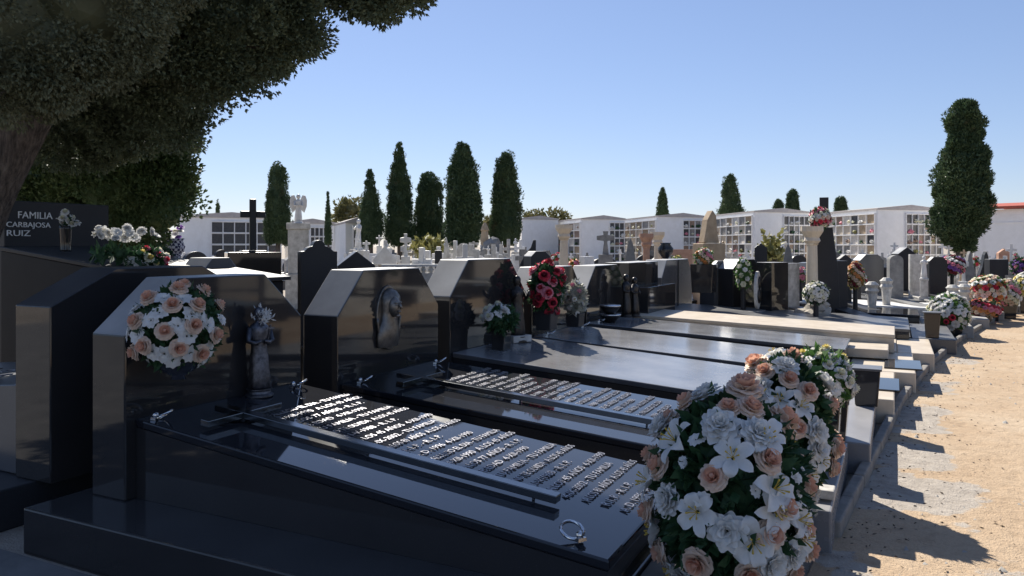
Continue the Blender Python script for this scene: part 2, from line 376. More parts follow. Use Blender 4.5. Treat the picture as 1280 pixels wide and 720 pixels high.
# ------------------------------------------------------------------ ground, path, kerb
k = B()
nx = 60
k.poly([(-1500, -1500, 0), (1500, -1500, 0), (1500, 1500, 0), (-1500, 1500, 0)])
structure(k.build('ground', 'dirt'))
KERB = [(-3, -0.55), (2.2, -0.42), (4.1, -0.32), (5.5, -0.2), (8.8, 0.08), (11.5, 0.42), (14.7, 0.95), (19, 1.85), (23.8, 3.0), (30, 4.9), (40, 8.6)]
def kv(u):
    for (a, x), (b_, y) in zip(KERB, KERB[1:]):
        if u <= b_: return x+(y-x)*(u-a)/(b_-a)
    return KERB[-1][1]
k = B()
for i in range(0, 66):
    u0, u1 = 4.55+i*0.5, 4.55+i*0.5+0.494
    j = random.uniform(-0.006, 0.006)
    A, C = kv(u0)+j, kv(u1)+j
    k.prism([(A-0.05, u0), (A+0.02, u0), (C+0.02, u1), (C-0.05, u1)], -0.05, 0.1+j, 'Z')
structure(k.build('kerb', 'kerb_stone', bevel=0.012))
# the trodden path: a gently uneven sheet with remnants of worn concrete beside the kerb
PATCH = [(0.35, 3.6, 0.8, 0.8, 1.0), (-.02, 5.55, 0.5, 0.6, .9), (0.1, 6.6, 0.35, 0.5, .7), (0.15, 8.0, 0.3, 0.8, .8), (0.4, 9.9, 0.32, 0.5, .7), (0.8, 12.2, 0.3, 0.6, .5), (-0.1, 1.2, 1.3, 0.9, .9), (0.5, 4.35, 0.4, 0.3, .45)]
gu, gv_ = np.arange(-3, 34, 0.07), np.arange(-0.02, 9.0, 0.07)
U, VV = np.meshgrid(gu, gv_, indexing='ij'); KV = np.array([kv(a) for a in gu])[:, None]-0.03; X = KV+VV
def wob(x, y): return np.sin(3.1*x+1.7*y)+np.sin(5.3*y-2.2*x+1)+0.6*np.sin(9.7*x+4*y+2)+0.6*np.sin(11.3*y-6*x)+0.4*np.sin(23*x+17*y)+0.4*np.sin(19*y-27*x+.5)
mk = np.zeros_like(X)
for cx, cy, rx, ry, st_ in PATCH:
    r = np.maximum(np.abs(X-cx)/rx, np.abs(U-cy)/ry)*.6+.4*np.hypot((X-cx)/rx, (U-cy)/ry)
    mk = np.maximum(mk, st_*np.clip((1.0-r)*2.2+0.3*wob(X*1.3, U*1.3)+.1, 0, 1)*np.clip((1.5-r)*3, 0, 1))
Z = 0.006+0.003*wob(X*.5, U*.5)*np.clip(VV, 0, 1)+0.004*mk+0.004
v = np.stack([X, U, np.maximum(Z, .002)], -1).reshape(-1, 3); nU, nV = U.shape
ii = (np.arange(nU-1)[:, None]*nV+np.arange(nV-1)[None]).ravel(); f = np.stack([ii, ii+nV, ii+nV+1, ii+1], 1)
me = npmesh('path', v, f); at_ = me.attributes.new('worn', 'FLOAT', 'POINT'); at_.data.foreach_set('value', mk.astype(np.float32).ravel())
structure(put('path', me, 'path_dirt', smooth=True))
k = B(); k.poly([(-16, -16, 0.006), (-0.9, -16, 0.006), (-0.9, 2.42, 0.006), (-16, 2.42, 0.006)])
structure(k.build('walkway', 'paving'))
# pebbles strewn on the path
N = 2600
uu = RNG.uniform(1.5, 16, N); vv = np.array([kv(a) for a in uu])+0.05+RNG.exponential(1.2, N)
sz = RNG.exponential(0.006, N)+0.004
base = np.array([(1, 0, 0), (-.5, .87, 0), (-.5, -.87, 0), (.1, .1, .8)]); tri = np.array([(0, 1, 3), (1, 2, 3), (2, 0, 3)])
V = (base[None]*sz[:, None, None]*RNG.uniform(0.6, 1.4, (N, 4, 1))+np.stack([vv, uu, np.zeros(N)], 1)[:, None]).reshape(-1, 3)
Fq = (tri[None]+(np.arange(N)*4)[:, None, None]).reshape(-1, 3)
N2 = 800
uu = RNG.uniform(2.5, 16, N2); vv = np.array([kv(a) for a in uu])+0.03+RNG.exponential(0.35, N2)
P_ = np.stack([vv, uu, np.full(N2, .016)], 1); D_ = dirs(N2); D_[:, 2] *= .12
lv, lf = sprays(P_, D_, 0.028, 0.005, 1, .05); lv[:, 2] = np.clip(lv[:, 2], .012, .03)
q_ = put('fallen_twigs', npmesh('fallen_twigs', lv, lf), 'bark'); q_['kind'] = 'stuff'; q_['label'] = 'dry brown cypress litter gathered along the kerb'
o = put('pebbles', npmesh('pebbles', V, Fq), 'concrete'); o['kind'] = 'stuff'; o['label'] = 'small pale pebbles strewn over the dirt path'

# ------------------------------------------------------------------ flower prototypes (unit size, face +Z)
def petal(bm, ang, r0, r1, wid, lift, curl, cup, mi, tip=0.0, nu=4, nv=3, ruff=0.0, rs=random):
    """one curved petal leaving the axis at r0 and reaching r1, rising by lift and curling over at the rim"""
    ca, sa = math.cos(ang), math.sin(ang); rows = []
    for i in range(nu+1):
        t = i/nu; rad = r0+(r1-r0)*t*(1-0.25*curl*t*t)
        z = lift*(t**0.75)-curl*0.5*t**3*abs(lift+0.2)
        wd = wid*(math.sin(PI*min(1, 0.18+0.62*t))**0.8 if tip == 0 else (max(0.0, math.sin(PI*(0.12+0.88*t))**0.75)+0.02))
        row = []
        for j in range(nv+1):
            q = (j/nv-0.5)*2; y = wd*q
            zz_ = z+cup*q*q*wd+(ruff*rs.uniform(-1, 1) if t > 0.5 else 0)
            rr_ = rad*(1-(0.22*q*q*t if tip == 0 else 0))
            row.append(bm.verts.new((ca*rr_-sa*y, sa*rr_+ca*y, zz_)))
        rows.append(row)
    for a, b_ in zip(rows, rows[1:]):
        for j in range(nv):
            f = bm.faces.new((a[j], a[j+1], b_[j+1], b_[j])); f.material_index = mi; f.smooth = True
def fin(bm, name, mats):
    me = bpy.data.meshes.new(name); bm.to_mesh(me); bm.free()
    for q in mats: me.materials.append(M[q])
    return me
def rose_mesh(mo, mi, seed):
    rs = random.Random(seed); bm = bmesh.new()
    for n, r0, r1, wd, lift, curl, cup, mt in ((6, .1, 1.0, .62, .28, 1.0, .10, 0), (6, .1, .84, .56, .5, .9, .16, 0), (5, .08, .62, .46, .66, .5, .25, 0), (4, .06, .42, .34, .74, .2, .35, 1), (3, .03, .24, .24, .78, .05, .5, 1)):
        a0 = rs.random()*6
        for i in range(n): petal(bm, a0+2*PI*i/n+rs.uniform(-.12, .12), r0, r1*rs.uniform(.92, 1.08), wd, lift*rs.uniform(.92, 1.06), curl*rs.uniform(.7, 1.2), cup, mt, rs=rs)
    q = bmesh.ops.create_icosphere(bm, subdivisions=1, radius=0.16, matrix=Matrix.Translation((0, 0, .52)))
    for v in q['verts']:
        for f in v.link_faces: f.material_index = 1
    for i in range(5): petal(bm, i*1.26+.3, 0.0, .8, .2, -.12, .3, .1, 2, tip=1, rs=rs)
    return fin(bm, 'rose', (mo, mi, 'bouquet_leaf'))
def lily_mesh(seed, mat='petal_white'):
    rs = random.Random(seed); bm = bmesh.new()
    for i in range(6): petal(bm, i*PI/3+rs.uniform(-.1, .1), .06, 1.08*rs.uniform(.9, 1.08), .27 if i % 2 else .22, .52*rs.uniform(.8, 1.1), 1.1*rs.uniform(.7, 1.3), .35, 0, tip=1, nu=6, nv=2, rs=rs)
    k = B(); k.bm = bm; n0 = len(bm.faces)
    for i in range(6):
        a = i*PI/3+.4; k.tube([(0, 0, .1), (.14*math.cos(a), .14*math.sin(a), .38), (.24*math.cos(a), .24*math.sin(a), .56)], [.012, .012, .035], 4)
    bm.faces.ensure_lookup_table()
    for f in bm.faces[n0:]: f.material_index = 1
    return fin(bm, 'lily', (mat, 'stamen'))
def carnation_mesh(seed, mat='petal_white'):
    rs = random.Random(seed); bm = bmesh.new()
    for n, r1, lift in ((9, 1.0, .12), (9, .9, .34), (8, .76, .52), (7, .58, .66), (5, .38, .74), (3, .2, .78)):
        a0 = rs.random()*6
        for i in range(n): petal(bm, a0+2*PI*i/n+rs.uniform(-.2, .2), .05, r1*rs.uniform(.88, 1.1), .34*(.4+r1*.6), lift*rs.uniform(.9, 1.1), .4, .05, 0, nu=3, nv=4, ruff=.07, rs=rs)
    return fin(bm, 'carnation', (mat,))
def daisy_mesh(seed, mat='petal_white'):
    rs = random.Random(seed); bm = bmesh.new()
    for z, n, r in ((0, 9, 1.0), (.12, 8, .75), (.22, 6, .45)):
        for i in range(n): petal(bm, 2*PI*i/n+z*3+rs.uniform(-.15, .15), .08, r*rs.uniform(.85, 1.1), .25*r+.05, z+.15*rs.uniform(.3, 1.3), .5, .15, 0, tip=1, nu=3, nv=2, rs=rs)
    return fin(bm, 'daisy', (mat,))
def blossom_mesh(mat, seed=1):
    rs = random.Random(seed); bm = bmesh.new()
    for z, n, r in ((0, 6, 1.0), (.28, 5, .72), (.5, 3, .4)):
        for i in range(n): petal(bm, 2*PI*i/n+z*4, .05, r, .46*r, z+.2, .6, .12, 0, nu=2, nv=2, rs=rs)
    return fin(bm, 'blossom', (mat,))
FL = {'rose': [rose_mesh('petal_peach', 'petal_apricot', i) for i in range(3)], 'lily': [lily_mesh(i) for i in range(3)],
      'carnation': [carnation_mesh(i) for i in range(3)], 'daisy': [daisy_mesh(i) for i in range(2)]}
def ROSE(mo, mi, key):
    if key not in FL: FL[key] = [rose_mesh(mo, mi, 5)]
ROSE('petal_white', 'petal_cream', 'white_rose'); ROSE('petal_red', 'petal_wine', 'red_rose'); ROSE('petal_pink', 'petal_red', 'pink_rose')
ROSE('petal_cream', 'petal_yellow', 'cream_rose')
BLO = {c: blossom_mesh('petal_'+c) for c in ('white', 'cream', 'peach', 'red', 'pink', 'orange', 'yellow', 'purple', 'wine')}

def leaf_cloud(rad, n, size, shell=0.25, lean=0.0):
    d = dirs(n); P = d*np.array(rad)*(1-shell*RNG.random((n, 1)))
    return sprays(P, d, size, size*0.26, 2, 0.75)
def flower(kind, root, p, nrm, size, spin=None):
    me = random.choice(FL[kind]) if kind in FL else BLO[kind]
    nm = 'rose' if 'rose' in kind else (kind if kind in ('lily', 'carnation', 'daisy') else 'blossom')
    o = bpy.data.objects.new(nm, me); COL.objects.link(o); o.parent = root
    o.location = p; q = Vector(nrm).to_track_quat('Z', 'Y') @ Euler((0, 0, random.uniform(0, 6.28) if spin is None else spin)).to_quaternion()
    o.rotation_euler = q.to_euler(); o.scale = (size,)*3
    return o
def bouquet(name, label, cat, c, rad, front, fill, n_leaf, leaf, group=None, up=0.25, base=None, leafmat='bouquet_leaf', nfill=None):
    """an ellipsoid of flowers at c; front: [(px, py, kind, size)], fill: kinds spread over the rest"""
    c = Vector(c); rad = Vector(rad)
    root = thing(name, label, cat, c, 0, group)
    v, f = leaf_cloud(rad*0.9, n_leaf, leaf)
    me = npmesh('foliage', v, f); bm = bmesh.new(); bm.from_mesh(me); k = B(); k.bm = bm
    k.ball((0, 0, 0), 1, 3, tuple(x*0.78 for x in rad), 0.18, len(label)); me2 = bpy.data.meshes.new('foliage'); bm.to_mesh(me2); bm.free()
    bpy.data.meshes.remove(me); put('foliage', me2, leafmat, root)
    used = []
    for px, py, kind, size in front:
        d = ray(px, py); o_ = CAM-c
        D = Vector((d.x/rad.x, d.y/rad.y, d.z/rad.z)); O = Vector((o_.x/rad.x, o_.y/rad.y, o_.z/rad.z))
        a = D.dot(D); b_ = 2*O.dot(D); cc = O.dot(O)-1; disc = b_*b_-4*a*cc
        t = (-b_-math.sqrt(disc))/(2*a) if disc > 0 else -b_/(2*a)
        p = o_+d*t; s = Vector((p.x/rad.x, p.y/rad.y, p.z/rad.z))
        if s.length > 1.08: s = s*(1.08/s.length)
        p = Vector((s.x*rad.x, s.y*rad.y, s.z*rad.z)); n = Vector((s.x/rad.x, s.y/rad.y, s.z/rad.z)).normalized()
        n = (n+Vector((random.uniform(-.25, .25), random.uniform(-.25, .25), up))).normalized()
        flower(kind, root, p-n*size*0.1, n, size); used.append(p)
    if fill:
        kinds, cnt, size = fill; i = 0; g = PI*(3-math.sqrt(5))
        for j in range(cnt):
            zf = 1-2*(j+.5)/cnt
            if zf < -0.75: continue
            r = math.sqrt(1-zf*zf); n0 = Vector((r*math.cos(g*j), r*math.sin(g*j), zf))
            p = Vector((n0.x*rad.x, n0.y*rad.y, n0.z*rad.z))*random.uniform(.95, 1.08)
            if front and any((p-q).length < size*1.2 for q in used): continue
            if len(front) > 5 and n0.dot((CAM-c).normalized()) > 0.35: continue
            kk = kinds[i % len(kinds)]; i += 1
            n = (Vector((n0.x/rad.x, n0.y/rad.y, n0.z/rad.z)).normalized()+Vector((random.uniform(-.3, .3), random.uniform(-.3, .3), up))).normalized()
            flower(kk, root, p-n*size*0.2, n, size*random.uniform(.8, 1.2))
    if base is None and name == 'bouquet' and 'hung' not in label: base = 'stand'
    if base == 'stand':
        zb = -c.z; k = B(); k.lathe([(.13, zb), (.12, zb+.03), (.05, zb+.06), (.04, -rad.z*.9), (.1, -rad.z*.6)], n=12); k.build('stand', 'dull_granite', root)
    elif base: base(root, rad)
    return root
# ------------------------------------------------------------------ tombs of the front row
RING = None
def ring_mesh():
    k = B(); k.tube([(0.036*math.cos(a), 0.05*math.sin(a), 0.032+0.027*math.cos(a)) for a in [2*PI*i/20 for i in range(20)]], 0.007, 8, closed=True)
    k.box(-0.066, -0.036, -0.02, 0.02, 0, 0.014); k.ball((-0.05, 0, 0.024), 0.017, 2)
    return k.mesh('ring_handle')
RING = ring_mesh(); RING.materials.append(M['steel'])
def face_mats(me, top='lit_bevel'):
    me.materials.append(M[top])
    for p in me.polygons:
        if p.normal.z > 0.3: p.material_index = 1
def headstone_mesh(w, t, zp, zsh, zt, bev):
    k = B()
    if bev: k.prism([(0, zp), (w, zp), (w, zsh), (w-bev, zt), (bev, zt), (0, zsh)], -t, 0, 'X')
    else: k.prism([(0, zp), (w, zp), (w, zt), (0, zt)], -t, 0, 'X')
    return k.mesh('headstone')
LINES = ['FALLECIO EL DIA', '4-XII-1990', 'A LOS 77 A\u00d1OS', 'DE EDAD', 'TU FAMILIA', 'NO TE OLVIDA', '11-V-1988', 'A LOS 45 A\u00d1OS', '4-IX-2002', 'A LOS 81 A\u00d1OS', 'R. I. P.', 'A. D. 1996']
def tomb(label, u0, u1, v0, v1, vf, zh, zf, zsh, zt, bev=0.33, body='black_granite', slab='black_slab', stone_='black_granite', top='lit_bevel',
         zp=0.24, cross=None, lines=0, tx=None, rings=(), foot='black_slab', un=0.12, uf=0.12, inset=0.03, group='tombs in the front row', bw=0.009, vend=None, seed=0, slab_u=None):
    w = u1-u0
    root = thing('tomb', label, 'tomb', (v1, u0, 0), 0, group)
    xf = vf-v1; ve = (vend if vend is not None else kv((u0+u1)/2)-0.06)-v1
    B().box(v0-v1-0.12, xf+0.02, -un, w+uf, 0, zp).build('plinth', body, root, bevel=0.01)
    B().box(xf+0.024, ve, -un+0.004, w+uf-0.004, 0, zp-0.012).build('foot_slab', foot, root, bevel=0.012)
    me = headstone_mesh(w, v1-v0, zp, zsh, zt, bev)
    if zt:
        me.materials.append(M[stone_]); face_mats(me, top)
        put('headstone', me, None, root, bevel=bw)
    a, b_ = slab_u if slab_u else (inset, w-inset)
    th = 0.045; sl = (zh-zf)/xf
    k = B(); k.prism([(0.004, zp+0.001), (xf-0.01, zp+0.001), (xf-0.01, zf-th-0.002), (0.004, zh-th-0.002)], a+0.006, b_-0.006, 'Y'); k.build('vault', body, root)
    k = B(); k.prism([(0.004, zh-th), (xf, zf-th), (xf, zf), (0.004, zh)], a, b_, 'Y'); k.build('slab', slab, root, bevel=bw)
    tilt = math.atan(sl)
    def on(x, y, dz=0): return (x, y, zh-sl*x+dz)
    if cross:
        cy, half, x0, xa, x1, hh = cross; h = 0.036
        k = B(); k.box(x0, x1, -0.03, 0.03, hh, hh+h); k.box(xa-0.03, xa+0.03, -half, -0.0301, hh, hh+h); k.box(xa-0.03, xa+0.03, 0.0301, half, hh, hh+h)
        for px_ in (x0+0.1, (x0+x1)/2, x1-0.12): k.tube([(px_, 0, 0), (px_, 0, hh)], 0.008, 8)
        o = k.build('cross', 'steel_brushed', root, (0, cy, zh), bevel=0.004); o.rotation_euler = (0, tilt, 0)
    if lines:
        rs = random.Random(seed); x0, x1, y0, y1, size = tx
        for i in range(lines):
            s = LINES[(i+seed) % len(LINES)]+('  ' if i % 2 else ' - ')+LINES[(i*3+seed+4) % len(LINES)]
            me = text_mesh(s, size, 0.0022, 'LEFT'); wd = max(v.co.x for v in me.vertices)
            me.transform(Matrix.Scale(min(1.0, (y1-y0)/wd), 4, (1, 0, 0)))
            o = put('lettering', me, 'letter_metal', root, on(x0+(x1-x0)*i/(max(1, lines-1)), y0+rs.uniform(0, 0.05), 0.006))
            o.rotation_euler = (0, tilt, 0); o.rotation_euler = (Matrix.Rotation(tilt, 3, 'Y') @ Matrix.Rotation(PI/2, 3, 'Z')).to_euler()
    for x, y, rz in rings:
        o = bpy.data.objects.new('ring_handle', RING); COL.objects.link(o); o.parent = root; o.location = on(x, y, 0.001); o.rotation_euler = (0, tilt, rz); o.scale = (1.0,)*3
    return root, on
plain('steel_brushed', (0.2, 0.205, 0.21), 0.16, 1.0, 0.1)

T1, on1 = tomb('black granite tomb nearest the camera, its slab carrying a raised cross and metal letters', 2.74, 4.10, -3.94, -3.67, -0.98, 0.67, 0.395, 1.125, 1.42, 0.34,
     cross=(0.43, 0.27, 0.22, 0.41, 2.33, 0.02), lines=24, tx=(0.48, 2.6, 0.53, 1.27, 0.062), foot='kerb_stone', rings=((0.13, 0.14, 0.4), (0.13, 1.2, 0.4), (2.5, 0.16, 2.6)), un=0.3, uf=0.17, slab_u=(0.06, 1.30))
T2, on2 = tomb('black granite tomb with an oval portrait relief on its headstone', 4.42, 5.80, -3.94, -3.62, -0.95, 0.60, 0.39, 1.09, 1.42, 0.31,
     cross=(0.45, 0.27, 0.22, 0.42, 2.3, 0.02), lines=23, tx=(0.55, 2.52, 0.53, 1.32, 0.062), rings=((0.14, 0.16, 0.4), (0.14, 1.2, 0.4)), un=0.13, uf=0.06, seed=5, foot='pale_slab')
T3, on3 = tomb('black granite tomb with white roses at its headstone and a plain pale dusty slab', 6.0, 7.56, -3.94, -3.62, -0.75, 0.63, 0.42, 1.14, 1.475, 0.34, slab='slab_dusty', foot='pale_slab', uf=0.08)
T4, on4 = tomb('black granite tomb behind the crimson flowers, its headstone mostly hidden', 7.76, 9.3, -3.94, -3.62, -0.7, 0.60, 0.42, 1.03, 1.36, 0.34, slab='slab_dusty', rings=((0.15, 0.2, 0.4), (0.15, 1.3, 0.4)), foot='cream_marble', uf=0.06, un=0.1, slab_u=(0.02, 1.36))
T5, on5 = tomb('black granite tomb with dark bowls and a bronze couple before its headstone', 9.46, 11.05, -3.94, -3.62, -0.5, 0.60, 0.44, 1.03, 1.34, 0.34, slab='slab_dusty', rings=((0.15, 0.2, 0.4),), foot='cream_marble', uf=0.06, un=0.08, slab_u=(-0.06, 1.1))
T6, on6 = tomb('cream marble tomb with a low ledge beside it and a flat topped mirror black headstone', 11.25, 12.85, -4.0, -3.62, 0.0, 0.60, 0.47, 1.34, 1.35, 0, body='cream_marble', slab='cream_marble', foot='cream_marble', un=0.1, uf=0.06, slab_u=(-0.3, 0.9))
B().box(0.02, 3.55, -1.02, -0.31, 0.25, 0.36).build('ledge', 'cream_marble', T6, bevel=0.01)
B().box(0.6, 2.8, -0.45, -0.302, 0.362, 0.41).build('step', 'grey_granite', T6, bevel=0.006)
B().box(0.004, 0.3, 0.0, 1.58, 0.242, 0.98).build('headstone_base', 'black_granite', T6, bevel=0.006)
T7, on7 = tomb('wide grey granite tomb with a double width headstone', 13.1, 15.3, -4.0, -3.62, 0.2, 0.5, 0.38, 1.05, 1.36, 0.32, slab='grey_granite', foot='grey_granite', stone_='grey_granite', slab_u=(-0.4, 1.7))
B().box(0.002, 0.012, 1.09, 1.11, 0.26, 1.34).build('joint', 'black_granite', T7)

# the taller black stone standing back to back with the nearest tomb, and its own tomb behind
T0 = thing('tomb', 'tall shaded black tomb standing back to back with the nearest tomb', 'tomb', (-4.32, 2.75, 0))
me = headstone_mesh(1.5, 0.33, 0.24, 1.255, 1.465, 0.42); me.materials.append(M['black_granite']); face_mats(me, 'dull_granite'); put('headstone', me, None, T0, bevel=0.007)
B().box(-3.6, -0.2+0.05, -0.26, 1.75, 0, 0.236).build('plinth', 'dull_granite', T0, bevel=0.01)
k = B(); k.prism([(-0.335, 0.24), (-3.2, 0.24), (-3.2, 0.52), (-0.335, 0.78)], 0.03, 1.47, 'Y'); k.build('slab', 'grey_granite', T0, bevel=0.008)
for i, s in enumerate(['R. I. P.', 'A LOS 69 A\u00d1OS', '4-II-1985', 'TU FAMILIA']):
    o = put('lettering', text_mesh(s, 0.13, 0.004, 'LEFT'), 'letter_metal', T0, (-0.75-0.42*i, 0.85, 0.755-0.0385*i)); o.rotation_euler = (Matrix.Rotation(-0.0907, 3, 'Y') @ Matrix.Rotation(-PI/2, 3, 'Z')).to_euler()

# tall vault with the family stone
FT = thing('tomb', 'raised black family tomb in the shade with white lettering on its upright stone', 'tomb', (-7.9, 4.55, 0))
B().box(-0.22, 0.0, 0.02, 1.15, 0, 2.06).build('headstone', 'dull_granite', FT, bevel=0.01)
k = B(); k.prism([(0.004, 0), (2.6, 0), (2.6, 1.27), (0.004, 1.56)], -0.02, 1.12, 'Y'); k.build('vault', 'matt_black', FT, bevel=0.008)
k = B(); k.prism([(0.004, 1.564), (2.66, 1.274), (2.66, 1.31), (0.004, 1.602)], -0.05, 1.16, 'Y'); k.build('slab', 'dull_granite', FT, bevel=0.006)
for s, y, z, sz in (('FAMILIA', 0.14, 1.885, 0.1), ('CARBAJOSA', 0.03, 1.795, 0.075), ('RUIZ', 0.03, 1.705, 0.085)):
    me = text_mesh(s, sz, 0.004, 'LEFT'); wd = max(v.co.x for v in me.vertices); tw = {'FAMILIA': 0.36, 'CARBAJOSA': 0.45, 'RUIZ': 0.24}[s]
    me.transform(Matrix.Diagonal((tw/wd, 1, 1, 1))); o = put('lettering', me, 'white_paint', FT, (0.006, y, z)); o.rotation_euler = (PI/2, 0, PI/2)

# portrait relief on the second tomb: an oval frame with a hooded half-length figure
rel = thing('portrait_relief', 'oval bronze relief of a hooded figure on the second headstone', 'relief', (-3.618, 5.03, 1.04))
k = B(); k.prism([(0.15*math.cos(a), 0.25*math.sin(a)) for a in [2*PI*i/36 for i in range(36)]], -0.02, 0.012, 'X'); k.build('plaque', 'bronze', rel, bevel=.006)
k = B(); k.tube([(0.016, 0.15*math.cos(a), 0.25*math.sin(a)) for a in [PI+PI*i/24 for i in range(25)]], 0.012, 8); k.build('rim', 'bronze', rel, smooth=True)
k = B(); n = 22; rings = []
for r, z, dx in ((.13, -.235, .3), (.145, -.16, .42), (.13, -.08, .5), (.095, -.02, .62), (.088, .04, .8), (.1, .1, .85), (.1, .16, .8), (.075, .205, .7), (.02, .228, .6)):
    rings.append([k.bm.verts.new((max(.006, r*dx*math.cos(2*PI*i/n)*(1+.08*math.sin(5*i+z*40))+.012), r*math.sin(2*PI*i/n)+.01*math.sin(z*9), z)) for i in range(n)])
for p, q in zip(rings, rings[1:]):
    for i in range(n): k.bm.faces.new((p[i], p[(i+1) % n], q[(i+1) % n], q[i]))
k.bm.faces.new(rings[-1]); k.build('veil', 'bronze', rel, smooth=True)
k = B(); fx, fy, fz = .07, -.012, .085
k.ball((fx, fy, fz), 0.07, 3, (0.8, 0.82, 1.2)); k.tube([(fx+.05, fy, fz+.03), (fx+.075, fy, fz-.012)], [.007, .013], 8)
for sy in (-1, 1): k.ball((fx+.043, fy+sy*.027, fz+.032), .018, 2, (.6, 1.2, .5)); k.ball((fx+.048, fy+sy*.025, fz+.014), .011, 2, (.6, 1.2, .6))
k.ball((fx+.055, fy, fz-.038), .017, 2, (.6, 1.3, .45)); k.ball((fx+.042, fy, fz-.072), .02, 2, (.8, 1.1, .7))
k.build('face', 'pale_bronze', rel, smooth=True)

# ------------------------------------------------------------------ figures
def robed(root, h, mat, arms=True, wings=False, hands_up=False, plinth=0.1, hood=False):
    """a robed standing figure, one continuous body; h is its height over the base"""
    s = h
    k = B(); k.lathe([(0.155*s, 0), (0.155*s, 0.02*s), (0.13*s, 0.035*s), (0.125*s, 0.06*s), (0.14*s, 0.075*s), (0.14*s, 0.085*s)], n=20); k.build('base', mat, root, smooth=False)
    k = B(); n = 26; rings = []
    prof = [(0.11, .085), (0.125, .1), (0.118, .2), (0.108, .32), (0.1, .44), (0.085, .54), (0.095, .62), (0.112, .70), (0.118, .76), (0.09, .80), (0.04, .83), (0.034, .85), (0.05, .87), (0.062, .91), (0.06, .95), (0.042, .985), (0.012, 1.0)]
    for r, z in prof:
        row = []
        for i in range(n):
            a = 2*PI*i/n; fold = 1+(0.10*math.sin(7*a+z*5)+0.05*math.sin(13*a-z*9))*max(0, (0.8-z)) if z < 0.8 else 1
            sx = 0.78 if z < 0.82 else 0.95
            row.append(k.bm.verts.new((r*s*fold*sx*math.cos(a)+0.012*s*math.sin(z*6), r*s*fold*math.sin(a), z*s)))
        rings.append(row)
    for a, b_ in zip(rings, rings[1:]):
        for i in range(n): k.bm.faces.new((a[i], a[(i+1) % n], b_[(i+1) % n], b_[i]))
    k.bm.faces.new(rings[0][::-1]); k.bm.faces.new(rings[-1])
    if arms:
        for sg in (-1, 1):
            if hands_up: pts = [(0.01*s, sg*0.1*s, .765*s), (0.07*s, sg*0.13*s, .66*s), (0.13*s, sg*0.12*s, .72*s), (0.15*s, sg*0.11*s, .77*s)]
            else: pts = [(0.01*s, sg*0.1*s, .765*s), (0.03*s, sg*0.135*s, .62*s), (0.1*s, sg*0.07*s, .60*s), (0.125*s, sg*0.02*s, .63*s)]
            k.tube(pts, [.036*s, .033*s, .026*s, .016*s], 10)
    k.ball((0.062*s, 0, .905*s), 0.012*s, 1)
    if hood: k.ball((-0.01*s, 0, .92*s), 0.075*s, 2, (0.9, 1, 1.15))
    k.build('body', mat, root, smooth=True)
    if wings:
        for sg in (-1, 1):
            k = B(); k.prism([(sg*0.03*s, .55*s), (sg*0.05*s, .8*s), (sg*0.14*s, 0.98*s), (sg*0.24*s, 0.96*s), (sg*0.29*s, .8*s), (sg*0.28*s, .58*s), (sg*0.2*s, .36*s), (sg*0.13*s, .42*s)], -0.1*s, -0.055*s, 'X')
            k.build('wing', mat, root, bevel=0.01*s)
st = thing('statue', 'tarnished silver saint statue holding flowers at the right end of the nearest headstone', 'statue', (-3.585, 3.62, 0.66), R(-25))
robed(st, 0.56, 'old_silver')
k = B(); v, f = sprays(np.array([(0.03, 0.02, 0.5)]*60)+RNG.normal(0, .025, (60, 3)), dirs(60)*0.5+np.array([0, 0, .6]), 0.035, 0.006, 3, 0.5)
put('plume', npmesh('plume', v, f), 'petal_white', st)
k = B(); k.tube([(0.06, 0.03, 0.33), (0.085, 0.04, 0.45)], 0.006, 6); k.box(0.08, 0.09, 0.015, 0.065, 0.425, 0.435); k.build('crucifix', 'old_silver', st)
st = thing('statue', 'dark bronze saint statue beside the white roses on the third tomb', 'statue', (-3.48, 7.1, 0.62), R(-25)); robed(st, 0.68, 'dark_bronze', hands_up=True)
B().box(-0.09, 0.09, -0.12, 0.12, -0.0, 0.07).build('pedestal', 'worn_marble', st, bevel=0.006)
st = thing('statue', 'pair of dark bronze figures standing together on the fifth tomb', 'statue', (-3.45, 10.6, 0.58), R(-20))
for dy in (0, 0.19):
    q = bpy.data.objects.new('figure', None); COL.objects.link(q); q.parent = st; q.location = (0.02*dy, dy, 0); robed(q, 0.62-0.25*dy, 'dark_bronze', hood=True)

# ------------------------------------------------------------------ vases, planters
def bowl_base(c_off, r, mat='dark_glass', stand=0.05):
    def f(root, rad):
        k = B(); k.lathe([(r*.35, -rad.z*0.8-r*.75), (r*.3, -rad.z*.8-r*.6), (r*.8, -rad.z*.8-r*.3), (r, -rad.z*.8+r*.1), (r*1.02, -rad.z*.8+r*.2), (r*.92, -rad.z*.8+r*.18)], n=24)
        k.build('bowl', mat, root, smooth=True)
    return f
def box_base(w, h, mat='black_granite'):
    def f(root, rad):
        k = B(); z1 = -rad.z*0.72; k.prism([(-w*.42, z1-h), (w*.42, z1-h), (w*.5, z1), (-w*.5, z1)], -w*.5, w*.5, 'Y'); k.build('planter', mat, root, bevel=0.008)
    return f

